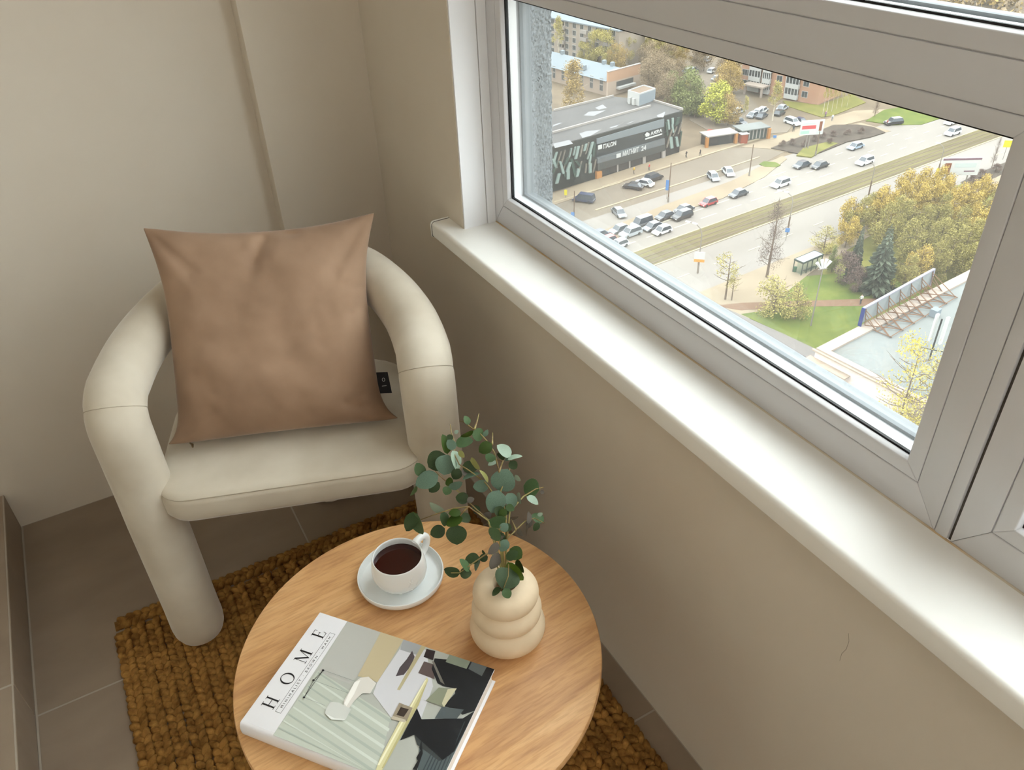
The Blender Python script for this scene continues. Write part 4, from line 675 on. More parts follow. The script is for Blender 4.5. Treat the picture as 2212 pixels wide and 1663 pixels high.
for base,h,w,hh,label,c1,c2 in [((88.662, 94.782), 4.3, 1.8, 1.9, 'white notice board with orange foot on the nearest lamp post', 'w', 'o'), ((111.186, 96.205), 2.6, 0.8, 0.8, 'round blue road sign on the second lamp post', 'b', ''), ((159.211, 99.821), 2.9, 1.7, 1.5, 'yellow sign plate left of the mauve striped billboard', 'y', ''), ((182.083, 100.235), 4.4, 1.7, 1.5, 'yellow sign plate at the pane edge by the leaning tree', 'y', ''), ((105.645, 124.791), 4.2, 0.8, 2.2, 'blue and white sign plate on the parking lot pole', 'b', ''), ((82.89, 126.302), 2.0, 0.7, 1.2, 'pale blue sign plate low beside the brown pole', 'b', ''), ((88.311, 137.359), 1.9, 0.6, 1.2, 'small yellow sign before the zigzag wall', 'y', ''), ((151.611, 140.173), 0.9, 0.8, 0.6, 'small blue sign on the sandy pavement', 'b', '')]:
    board_sign(base,h,w,hh,math.radians(-42),label,{'y':S_yel,'b':S_blue,'w':B_sign,'p':S_lt,'r':S_red}[c1],{'o':S_or,'':None,'b':S_blue}[c2])
# four headed park lamp
pl=empty('park_lamp',(*(91.685, 71.491),ZG)); tag(pl,'tall park lamp with four white upswept heads on the lawn','street lamp')
MB().tube([(0,0,0),(0,0,10)],[.13,.08],6).build('post',F_pole,pl); MB().tube([(-.7,.2,10),(.7,-.2,10)],.1,6).build('crown_bar',F_pole,pl)
for k in range(4):
    a=math.radians(150-40*k)-.4; x0=-.5+.33*k
    MB().tube([(x0*.6,-x0*.2,10.1),(x0*.6+(k-1.5)*.55,-(k-1.5)*.2,11.2+(.35 if k in (1,2) else 0))],[.12,.26],6).build('lamp_head',F_wht,pl)
def billboard(name,label,base,w,h,zb,ang,paint,posts):
    r=empty(name,(base[0],base[1],ZG),ang); tag(r,label,'billboard')
    MB().box(-w/2,w/2,-.25,.05,zb,zb+h).build('board',B_sign,r)
    for x0,x1,z0,z1,m in paint: MB().box(x0*w-w/2,x1*w-w/2,-.27,-.25,zb+h*z0,zb+h*z1).build('print_area',m,r)
    for x in posts: MB().tube([(x,-.05,0),(x,-.05,zb)],.13,6).build('post',F_pole,r)
billboard('billboard','white billboard with red and mint print standing in the dark soil bed',(152.325, 129.968),5.6,3.4,3.6,math.radians(-24),[(.06,.66,.42,.66,S_red),(.03,.4,.1,.3,S_mint),(.8,.92,.25,.9,S_brn),(.1,.6,.76,.84,S_lt),(.72,.95,.06,.2,S_lt)],(-.8,-.1))
billboard('billboard','white billboard with mauve stripe and brown figure beyond the thicket',(155.403, 93.546),7.6,3.6,4.2,math.radians(-32),[(.0,1.0,.88,1.0,S_mau),(.08,.25,.08,.72,S_brn),(.62,.9,.2,.27,S_mau),(.34,.9,.45,.7,S_lt)],(-2,2))
# bus shelter
bs=empty('bus_shelter',(*(105.483, 85.562),ZG),math.radians(5)); tag(bs,'grey framed glass bus shelter with pale roof by the near pavement','bus shelter')
S_frm=omat('dark_green_frame',(66,80,76)); S_gl=glass('shelter_glass',(.8,.9,.88)); S_rf=omat('pale_shelter_roof',(196,206,204))
MB().box(-2.6,2.6,-.9,.9,2.45,2.6).build('roof',S_rf,bs); MB().box(-2.7,2.7,-1.0,-.9,2.3,2.65).box(-2.7,2.7,.9,1.0,2.3,2.65).box(-2.7,-2.6,-1,1,2.3,2.65).box(2.6,2.7,-1,1,2.3,2.65).build('fascia',S_frm,bs)
for x in (-2.6,-1.3,0,1.3,2.6): MB().box(x-.06,x+.06,-.96,-.84,0,2.4).build('post',S_frm,bs)
for y in (.9,): 
    for x in (-2.6,2.6): MB().box(x-.06,x+.06,y-.06,y+.06,0,2.4).build('post',S_frm,bs)
for x in (-1.95,-.65,.65,1.95): MB().box(x-.58,x+.58,-.91,-.89,.3,2.2).build('pane',S_gl,bs)
MB().box(-2.61,-2.59,-.8,.2,.3,2.2).build('pane',S_gl,bs); MB().box(-1.5,1.5,-.7,-.3,.45,.52).build('bench',S_frm,bs)
bn=MB().lathe([(.28,0),(.32,.9),(.34,.92),(.2,.98)],10).build('litter_bin',omat('green_bin',(52,104,74)),loc=(*(103.105, 86.073),ZG+.09)); tag(bn,'small green litter bin beside the bus shelter','bin')
# kiosk pavilion by the corner of the store
kk=empty('kiosk',(*(142.61, 144.051),ZG),math.radians(-12)); tag(kk,'low kiosk pavilion with pale flat roofs and orange pillars','kiosk')
MB().box(-9,-.6,-1.6,2.6,2.6,2.85).build('roof',B_conc,kk); MB().box(.6,8.5,-1.2,3.4,2.7,2.95).build('roof',B_rfw,kk)
MB().box(-8.6,-1.2,-.8,2.2,0,2.6).build('wall',B_glas,kk); MB().box(1.2,8,-.6,3,0,2.7).build('wall',S_frm,kk)
for x in (-8.9,-1.0,8.2): MB().box(x-.35,x+.35,-1.6,-.9,0,2.6).build('pillar',B_or,kk)
MB().box(.0,1.8,-2.2,-.8,0,2.3).build('vending_stall',omat('red_brown_stall',(160,84,60)),kk); MB().box(-.2,2.0,-2.4,-.6,2.3,2.45).build('stall_roof',B_white,kk)
for i in range(6): MB().box(2.0+i*1.0,2.3+i*1.0,-.66,-.6,.3,2.5).build('glazing_bar',B_conc,kk)
# passers-by
def person(pos,ang,h,top,leg,label):
    """one body surface grown over a stick skeleton in mid-stride"""
    P=[(0,0,.92),(0,0,1.18),(0,.02,1.42),(0,.02,1.52),(0,.05,1.66),(.1,0,.9),(.12,.2,.5),(.12,.1,.06),(.12,.24,.03),(-.1,0,.9),(-.12,-.05,.48),(-.12,-.28,.1),(-.12,-.16,.03),(.2,.02,1.4),(.25,-.1,1.12),(.25,.02,.88),(-.2,.02,1.4),(-.25,.1,1.12),(-.25,.28,.94)]
    E_=[(0,1),(1,2),(2,3),(3,4),(0,5),(5,6),(6,7),(7,8),(0,9),(9,10),(10,11),(11,12),(2,13),(13,14),(14,15),(2,16),(16,17),(17,18)]
    R0=[.15,.15,.17,.07,.12,.1,.075,.05,.05,.1,.075,.05,.05,.07,.05,.04,.07,.05,.04]
    k=h/1.75; me=bpy.data.meshes.new('person'); me.from_pydata([(x*k,y*k,z*k) for x,y,z in P],E_,[])
    o=link('person',me,None,(pos[0],pos[1],ZG+.14),ang); sk=o.modifiers.new('skin','SKIN'); me.skin_vertices[0].use_root if False else None
    for i,v in enumerate(me.skin_vertices[0].data): v.radius=(R0[i]*k,R0[i]*k)
    me.skin_vertices[0].data[0].use_root=True
    o.modifiers.new('sub','SUBSURF').levels=1; o.modifiers['sub'].render_levels=1
    m,n,l=nodes('clothing'); b=n['Principled BSDF']; b.inputs['Roughness'].default_value=.9
    t=n.new('ShaderNodeTexCoord'); s_=n.new('ShaderNodeSeparateXYZ'); l.new(t.outputs['Object'],s_.inputs[0]); r=n.new('ShaderNodeValToRGB'); r.color_ramp.interpolation='CONSTANT'
    mm=n.new('ShaderNodeMath'); mm.operation='DIVIDE'; mm.inputs[1].default_value=h; l.new(s_.outputs['Z'],mm.inputs[0]); l.new(mm.outputs[0],r.inputs[0])
    e=r.color_ramp.elements; e[0].position=0; e[0].color=(*lin(leg),1); e[1].position=.52; e[1].color=(*lin(top),1)
    x=e.new(.87); x.color=(*lin((206,160,134)),1); x=e.new(.945); x.color=(*lin((70,52,40)),1); l.new(r.outputs[0],b.inputs['Base Color'])
    me.materials.append(m); tag(o,label,'person')
for q in [((103.453, 72.071), -0.6, 1.75, (228, 226, 220), (52, 56, 70), 'person in white top and dark trousers walking on the brown path'), ((125.014, 141.839), 0.5, 1.8, (44, 42, 46), (38, 38, 42), 'person in black walking by the right corner of the store'), ((128.483, 140.947), 1.2, 1.8, (58, 56, 60), (44, 44, 50), 'person in dark clothes on the open pavement right of the store'), ((158.883, 141.155), 2.0, 1.8, (54, 60, 62), (40, 42, 46), 'person in dark green walking left of the billboard'), ((174.094, 144.82), 2.4, 1.75, (150, 110, 140), (60, 60, 90), 'person in lilac crossing by the birch row'), ((173.417, 141.862), 2.2, 1.75, (210, 212, 216), (70, 90, 120), 'person in white and blue on the sandy crossing'), ((181.02, 131.047), 0.2, 1.7, (170, 90, 80), (60, 50, 50), 'person in red walking behind the black turning car'), ((108.599, 140.341), 0.2, 1.75, (210, 170, 60), (60, 60, 60), 'person in yellow outside the store front'), ((112.672, 140.003), 0.6, 1.75, (200, 60, 56), (50, 50, 56), 'person in red outside the store front')]: person(*q)
# ------------------------------------------------------------------ rug of plaited jute
ALB=1.0
def jute():
    m=M_jute; n,l=m.node_tree.nodes,m.node_tree.links; b=n['Principled BSDF']; src=b.inputs['Base Color'].links[0].from_socket
    oi=n.new('ShaderNodeObjectInfo'); h=n.new('ShaderNodeHueSaturation'); mp=n.new('ShaderNodeMapRange'); mp.inputs['To Min'].default_value=.82; mp.inputs['To Max'].default_value=1.15
    l.new(oi.outputs['Random'],mp.inputs['Value']); l.new(mp.outputs[0],h.inputs['Value']); l.new(src,h.inputs['Color']); l.new(h.outputs[0],b.inputs['Base Color'])
jute()
def braid_mesh(L, seed, w=.0357):
    r=random.Random(seed); m=MB(); step=.0195; n=int((L-.01)/step); NJ=10
    for i in range(n):
        for sd in (-1,1):
            y=i*step+(step/2 if sd>0 else 0)+r.uniform(-.0025,.0025)+.012; x=sd*w*.225+r.uniform(-.0014,.0014)
            a=-sd*math.radians(33+r.uniform(-9,9)); ra,rb,rc=w*.27*r.uniform(.88,1.12),.0165*r.uniform(.88,1.12),.0100*r.uniform(.8,1.15)
            ca,sa_=math.cos(a),math.sin(a); v=[];f=[]
            for k,(e,z) in enumerate(((1.0,-.35),(.97,.2),(.78,.66),(.42,.93))):
                for j in range(NJ):
                    t=j*2*math.pi/NJ; g=1+.07*math.sin(3*t+i+sd); px,py=ra*e*g*math.cos(t),rb*e*g*math.sin(t); v.append((x+px*ca-py*sa_, y+px*sa_+py*ca, max(0,.0055+rc*z+.0028*math.sin(t)*sd*e)))
            v.append((x,y,.0055+rc))
            for k in range(3):
                for j in range(NJ): f.append((k*NJ+j,k*NJ+(j+1)%NJ,(k+1)*NJ+(j+1)%NJ,(k+1)*NJ+j))
            for j in range(NJ): f.append((3*NJ+j,3*NJ+(j+1)%NJ,4*NJ))
            m.add(v,f)
    m.box(-w*.40,w*.40,.004,L-.004,0,.005)
    return m.mesh('braid',M_jute,True)
rug=empty('jute_rug',(-.292,.28,0)); tag(rug,'golden brown plaited jute rug on the taupe tile floor','rug')
bw_=.0357; NB=27; bms=[braid_mesh(1.345,k) for k in (1,2,3,4)]
for i in range(NB):
    link('braid',bms[i%4],rug,(bw_*(i+.5),random.uniform(-.006,.006),0))
em=braid_mesh(bw_*NB,9)
link('braid',em,rug,(bw_*NB,1.363,0),math.pi/2)
# ------------------------------------------------------------------ armchair
CH_L=(-.0981,1.4985); CH_A=-.3366; SEP=.6222; ZE=.705; CV=.455; RISE=.066; RL=.0596; RA=.0572
chair=empty('armchair',(CH_L[0],CH_L[1],.012),CH_A); tag(chair,'beige velvet armchair with one tubular arm rail in the room corner','armchair')
def arm_pt(th):
    c,s=math.cos(th),max(0,math.sin(th)); n2=.79
    cc=math.copysign(abs(c)**n2,c); ss=s**n2
    return Vector((SEP/2+(SEP/2-.0213*math.sin(2*th)**2)*cc, CV*ss, ZE-.012+RISE*ss))
NS=32
def ring_at(p,t,r,ref):
    a=t.cross(ref).normalized(); b=a.cross(t).normalized()
    return [p+(a*math.cos(2*math.pi*j/NS)+b*math.sin(2*math.pi*j/NS))*r for j in range(NS)]
def skin(rings,closed_caps=(True,True)):
    m=MB(); v=[q for r in rings for q in r]; f=[]
    for i in range(len(rings)-1):
        for j in range(NS): f.append((i*NS+j,i*NS+(j+1)%NS,(i+1)*NS+(j+1)%NS,(i+1)*NS+j))
    if closed_caps[0]: f.append(tuple(range(NS-1,-1,-1)))
    if closed_caps[1]: f.append(tuple((len(rings)-1)*NS+j for j in range(NS)))
    return m.add(v,f)
E0=arm_pt(math.pi); T0=(arm_pt(math.pi-.04)-E0).normalized(); 
def circ(c,t,r,ref=Vector((1,0,0))):
    b=t.cross(ref).normalized(); a=b.cross(t).normalized()
    return [c+(a*math.cos(2*math.pi*j/NS)+b*math.sin(2*math.pi*j/NS))*r for j in range(NS)]
FD=.060
def elbow(u,t):          # rounded corner between upright and rail
    e=Vector((u,0,ZE-.012)); p0=e-Vector((0,0,FD)); p2=e+T0*FD
    return p0*(1-t)**2+e*2*t*(1-t)+p2*t*t, ((e-p0)*(1-t)+(p2-e)*t).normalized()
T0=Vector((0,T0.y,T0.z)).normalized()
def leg(u):
    rings=[]; up=Vector((0,0,1))
    for rr,z in ((.010,0),(.028,.002),(.042,.008),(.052,.019),(.0585,.036),(.0608,.058)): rings.append(circ(Vector((u,0,z)),up,rr))
    for z in (.12,.25,.4,.5): rings.append(circ(Vector((u,0,z)),up,RL*(1-.02*(z>.4))))
    for k in range(0,6):
        p,t=elbow(u,.5*k/5.0); rings.append(circ(p,t,RL*(.98 if k<5 else .965)))
    return skin(rings).build('leg',M_velvet,chair,True,60)
leg(0); leg(SEP)
rings=[]; N_=72
P=[arm_pt(math.pi-math.pi*i/N_) for i in range(N_+1)]
def tang(i): return (P[min(N_,i+1)]-P[max(0,i-1)]).normalized()
i0=next(i for i in range(N_) if (P[i]-P[0]).length>FD+.012)
for k in range(0,6):
    p,t=elbow(0,.5+.5*k/5); rings.append(circ(p,t,RL*(.965 if k==0 else .98)))
for i in range(i0,N_+1-i0):
    f=min(1,min(i-i0,N_-i0-i)/12); t=tang(i); a=t.cross(Vector((0,0,1))).normalized(); b=a.cross(t).normalized()
    rr=RL*.98+(RA-RL*.98)*f
    # same vertex order as the elbow rings: start towards -x, then on
    rings.append([P[i]+(-a*math.cos(2*math.pi*j/NS)*-1+b*math.sin(2*math.pi*j/NS))*rr for j in range(NS)])
for k in range(5,-1,-1):
    p,t=elbow(SEP,.5+.5*k/5); rings.append(circ(p,-t,RL*(.965 if k==0 else .98),Vector((1,0,0))))
def align(rs):
    out=[rs[0]]
    for r in rs[1:]:
        best=None
        for fl in (1,-1):
            q=r if fl>0 else r[::-1]
            for sh in range(NS):
                d=sum((q[(j+sh)%NS]-out[-1][j]).length_squared for j in range(0,NS,8))
                if best is None or d<best[0]: best=(d,[q[(j+sh)%NS] for j in range(NS)])
        out.append(best[1])
    return out
ra_=skin(align(rings)); ro=ra_.build('arm_rail',M_velvet,chair)
bm=bmesh.new(); bm.from_mesh(ro.data); bmesh.ops.recalc_face_normals(bm,faces=bm.faces); bm.to_mesh(ro.data); bm.free(); smooth(ro.data,60)
for u in (0,SEP):
    p,t=elbow(u,.5); c_=circ(p,t,RL*.968); c_.append(c_[0]); MB().tube(c_,.0009,5).build('seam',M_seam,chair,True)
# rear support that carries the rail behind the seat
MB().tube([(SEP/2,CV,0.0),(SEP/2,CV,.03),(SEP/2,CV,.5),(SEP/2,CV,ZE+RISE-.03)],[.045,.056,.056,.05],20).build('leg',M_velvet,chair,True,60)
def rrect(u0,u1,v0,v1,rf,rb,inset,n=8):
    u0+=inset;u1-=inset;v0+=inset;v1-=inset; rf=max(.01,rf-inset); rb=max(.01,rb-inset); out=[]
    for cx,cy,r,a0 in ((u0+rf,v0+rf,rf,180),(u1-rf,v0+rf,rf,270),(u1-rb,v1-rb,rb,0),(u0+rb,v1-rb,rb,90)):
        for k in range(n+1):
            a=math.radians(a0+90*k/n); out.append((cx+r*math.cos(a),cy+r*math.sin(a)))
    return out
SU0,SU1,SV0,SV1=.026,.600,-.070,.39; ST=.505
def seat_rings(levels,rf=.075,rb=.15):
    m=MB(); rs=[[(x,y,z) for x,y in rrect(SU0,SU1,SV0,SV1,rf,rb,ins)] for ins,z in levels]; n=len(rs[0])
    v=[p for r in rs for p in r]; f=[]
    for i in range(len(rs)-1):
        for j in range(n): f.append((i*n+j,i*n+(j+1)%n,(i+1)*n+(j+1)%n,(i+1)*n+j))
    f.append(tuple(range(n-1,-1,-1))); f.append(tuple((len(rs)-1)*n+j for j in range(n)))
    return m.add(v,f)
seat_rings([(.05,ST-.083),(.02,ST-.082),(.007,ST-.077),(.001,ST-.066),(0,ST-.05),(.0,ST-.03),(.0012,ST-.0205),(.0035,ST-.0175),(.0035,ST-.0165),(.002,ST-.0145),(.006,ST-.0085),(.014,ST-.004),(.03,ST-.0005),(.06,ST+.002),(.12,ST+.004),(.18,ST+.005),(.22,ST+.005)]).build('seat',M_velvet,chair,True,50)
sm_=rrect(SU0,SU1,SV0,SV1,.075,.15,.0036); sm_.append(sm_[0])
MB().tube([(x,y,ST-.017) for x,y in sm_],.0011,5).build('seam',M_seam,chair,True)
# ------------------------------------------------------------------ cushion
def cushion():
    BL,BR,TL_,TR_=[Vector(p) for p in [(-0.0379, 1.5574, 0.538), (0.4508, 1.3669, 0.538), (0.0641, 1.765, 0.9591), (0.5586, 1.665, 0.9107)]]
    o=(BL+BR)/2; n=44; bm=bmesh.new(); grid={}
    from mathutils import noise
    Nn=(BR-BL).cross(TL_-BL).normalized()      # towards the room
    if Nn.y>0: Nn=-Nn
    for side in (1,-1):
        for i in range(n+1):
            for j in range(n+1):
                s=-1+2*i/n; t=-1+2*j/n
                edge=(i in (0,n) or j in (0,n))
                if edge and side<0: grid[(side,i,j)]=grid[(1,i,j)]; continue
                # pinched sides: the corners stay out as ears
                pe=2.4 if t>0 else 8; ps=(.15 if s<0 else .185)*(1-abs(t)**pe)*(1 if t>0 or s<0 else 1+.06*t)
                pt=.125*(1-abs(s)**2.2) if t>0 else .02*(1-s*s)
                ss=s*(1-ps*abs(s)**1.5); tt=t*(1-pt*abs(t)**1.5)
                mx=max(abs(s),abs(t)); k_=1-.016*(min(abs(s),abs(t))/mx)**16 if mx>.5 else 1; ss*=k_; tt*=k_
                a=(ss+1)/2; b=(tt+1)/2
                p=BL*(1-a)*(1-b)+BR*a*(1-b)+TL_*(1-a)*b+TR_*a*b
                h=.074*((1-abs(s)**3.0)**.62)*((1-abs(t)**3.0)**.62)*(1.06-.12*t)
                if not edge:
                    # folds: ears, top edge gathers, right edge gathers
                    f=noise.noise(Vector((s*2.1,t*2.1,side*3.7)))*.009+noise.noise(Vector((s*4.5,t*4.5,side*9.1)))*.0042+noise.noise(Vector((s*10,t*10,side*2.3)))*.0014
                    def crease(s0,t0,s1,t1,w,d):
                        A=Vector((s0,t0)); B=Vector((s1,t1)); q=Vector((s,t)); k=max(0,min(1,(q-A).dot(B-A)/(B-A).length_squared)); e=(q-(A+(B-A)*k)).length
                        return -d*math.exp(-(e/w)**2)
                    if side>0:
                        f+=crease(.02,.98,-.08,.62,.05,.016)+crease(.12,.97,.26,.90,.035,.012)-crease(.10,.95,.02,.66,.055,-.006)+crease(-.2,.93,-.1,.5,.06,.006)
                        f+=crease(.97,.28,.72,.30,.03,.007)+crease(.97,.12,.76,.05,.03,.006)+crease(.98,-.62,.6,-.78,.035,.006)
                        f+=crease(-.93,.9,-.62,.55,.07,.007)+crease(.93,.9,.62,.45,.07,.010)+crease(-.9,-.9,-.55,-.7,.05,.006)+crease(.95,-.9,.6,-.78,.04,.006)
                    h=max(.002,h+f*min(1,h/.03))
                grid[(side,i,j)]=bm.verts.new(p+Nn*h*side*(1.0 if side>0 else .95))
    for side in (1,-1):
        for i in range(n):
            for j in range(n):
                q=[grid[(side,i,j)],grid[(side,i+1,j)],grid[(side,i+1,j+1)],grid[(side,i,j+1)]]
                try: bm.faces.new(q if side>0 else q[::-1])
                except ValueError: pass
    bmesh.ops.recalc_face_normals(bm,faces=bm.faces)
    me=bpy.data.meshes.new('throw_pillow'); bm.to_mesh(me); 
    edge_pts=[grid[(1,n,j)].co.copy() for j in range(n+1)]; bot=[grid[(1,i,0)].co.copy() for i in range(n+1)]
    bm.free(); me.materials.append(M_pillow); smooth(me)
    po=link('throw_pillow',me); tag(po,'square tan velvet cushion leaning on the beige armchair','cushion')
    sb=po.modifiers.new('smooth','SUBSURF'); sb.levels=1; sb.render_levels=2
    # sewn in label and zip pull
    e=edge_pts[int(n*.19)]; u=(BR-BL).normalized(); w=(TR_-BR).normalized()
    tg=MB(); q=[e-u*.004-w*.022+Nn*.002,e+u*.026-w*.024+Nn*.004,e+u*.022+w*.024+Nn*.004,e-u*.006+w*.026+Nn*.002]; tg.add([tuple(p) for p in q]+[tuple(p-Nn*.0012) for p in q],[(0,1,2,3),(7,6,5,4),(0,4,5,1),(1,5,6,2),(2,6,7,3),(3,7,4,0)])
    t=tg.build('sewn_label',M_black,po); tag(t,'black label')
    c_=e+u*.011+Nn*.0042
    em=MB()
    for k in range(10):
        a0,a1=2*math.pi*k/10,2*math.pi*(k+1)/10
        em.tube([c_+w*.008+u*.003*math.cos(a0)+w*.004*math.sin(a0),c_+w*.008+u*.003*math.cos(a1)+w*.004*math.sin(a1)],.0004,4)
    em.tube([c_-w*.006-u*.005,c_-w*.006+u*.005],.0004,4); em.build('label_print',M_china,po)
    b=bot[5]; MB().tube([b+Vector((0,0,.004))-Nn*-.004,b+Vector((.002,-.012,.006)),b+Vector((.001,-.020,.005))],[.0016,.003,.002],6).build('zip_pull',M_brass,po)
cushion()
# ------------------------------------------------------------------ coffee table
TBX,TBY,TBR=.240,.819,.3035
tb=empty('coffee_table',(TBX,TBY,.012)); tag(tb,'round acacia wood coffee table with streaked grain on the jute rug','table')
top=MB().lathe([(0,.464),(TBR-.010,.464),(TBR-.002,.468),(TBR,.4735),(TBR,.4815),(TBR-.0015,.4862),(TBR-.005,.488),(0,.488)],128).build('tabletop',M_wood,tb,True,35)
MB().lathe([(.16,.43),(.165,.464)],40).build('apron',M_wood,tb,True,35)
for k in range(3):
    a=math.radians(90+120*k); MB().tube([(.2*math.cos(a),.2*math.sin(a),.0),(.13*math.cos(a),.13*math.sin(a),.45)],[.014,.019],12).build('leg',M_wood,tb,True,50)
ZTAB=.5
# ------------------------------------------------------------------ cup and saucer
sc_=(0.2742, 0.9763, 0.512)
saucer=MB().lathe([(0,.0),(.060,0),(.066,.002),(.0745,.0045),(.0775,.009),(.0785,.0175),(.0778,.0192),(.0764,.0192),(.0755,.0178),(.0742,.0105),(.0715,.0072),(.066,.0062),(.03,.006),(0,.006)],80).build('saucer',M_china,None,True,40,loc=(sc_[0],sc_[1],ZTAB)); tag(saucer,'white porcelain saucer with raised rim under the tea cup','saucer')
cupx,cupy=(0.2712, 0.9691); CZ=ZTAB+.0062
cup=empty('tea_cup',(cupx,cupy,CZ)); tag(cup,'white porcelain cup of black tea with leaf relief','cup')
prof=[(0,0),(.027,0),(.031,.0012),(.040,.008),(.0465,.018),(.0492,.028),(.0490,.038),(.0472,.050),(.0452,.0605),(.0446,.0625),(.0438,.0632),(.0430,.0626),(.0426,.0600),(.0448,.048),(.0468,.036),(.0468,.027),(.044,.017),(.036,.007),(.02,.004),(0,.004)]
MB().lathe(prof,80).build('bowl',M_china,cup,True,60)
tea_r=.0452; tz=.0470
MB().lathe([(0,tz-.004),(tea_r-.001,tz-.004),(tea_r-.0004,tz+.0004),(tea_r-.0025,tz),(0,tz)],64).build('tea',M_tea,cup,True,40)
hd=0.403; hv=Vector((math.cos(hd),math.sin(hd),0))
hp=[hv*.044+Vector((0,0,.055)),hv*.056+Vector((0,0,.0595)),hv*.068+Vector((0,0,.0565)),hv*.0745+Vector((0,0,.046)),hv*.072+Vector((0,0,.033)),hv*.062+Vector((0,0,.022)),hv*.047+Vector((0,0,.0165))]
hs=[]
for i in range(len(hp)-1):
    for k in range(5):
        t=k/5; p0=hp[max(0,i-1)];p1=hp[i];p2=hp[i+1];p3=hp[min(len(hp)-1,i+2)]
        hs.append(.5*((2*p1)+(-p0+p2)*t+(2*p0-5*p1+4*p2-p3)*t*t+(-p0+3*p1-3*p2+p3)*t**3))
hs.append(hp[-1])
MB().tube(hs,[.0066 if 3<i<26 else .0074 for i in range(len(hs))],14).build('handle',M_china,cup,True,60)
rl=MB()
for a0,z0,da,dz,w in ((-.75,.030,.22,.012,.0035),(-.62,.034,.05,.016,.0035),(-.55,.032,-.16,.012,.003),(-.95,.018,.24,.006,.0032),(-1.15,.016,.16,-.004,.003),(-.7,.022,.16,-.006,.003),(-.45,.026,.13,.008,.003)):
    a0+=-0.8940000000000001; pts=[]
    for k in range(7):
        t=k/6; a=a0+da*t; z=z0+dz*t; r=np.interp(z,[0,.008,.018,.028,.038,.05],[.03,.040,.0465,.0492,.049,.0472])-.0005; pts.append((r*math.cos(a),r*math.sin(a),z))
    rl.tube(pts,[.0003+w*.36*math.sin(math.pi*k/6)**.7 for k in range(7)],8)
rl.build('leaf_relief',M_china,cup,True)
# ------------------------------------------------------------------ vase
vx,vy=(0.3812, 0.7677)
VP=[]
def bulge(zc,rz,r,rin,a0,a1,n=14):
    for k in range(n+1):
        a=math.radians(a0+(a1-a0)*k/n); VP.append((rin+(r-rin)*math.cos(a)**.8 if math.cos(a)>0 else rin, zc+rz*math.sin(a)))
VP.append((0,0)); VP.append((.030,0)); VP.append((.034,.001))
def arc(zc,rz,r,cut,a0,a1,n=16):
    for k in range(n+1):
        a=math.radians(a0+(a1-a0)*k/n); VP.append((r-rz*1.0+rz*1.0*math.cos(a)+(0), zc+rz*math.sin(a)))
arc(.031,.030,.0630,0,-88,62)
arc(.0735,.0255,.0575,0,-46,58)
arc(.1115,.0245,.0535,0,-44,84)
VP+= [(.024,.1355),(.0205,.1345),(.0185,.130),(.020,.11),(.035,.07),(.03,.01),(0,.006)]
vase=MB().lathe(VP,72).build('ceramic_vase',M_vase,None,True,50,loc=(vx,vy,ZTAB)); tag(vase,'cream ceramic vase of three stacked rings holding eucalyptus','vase')
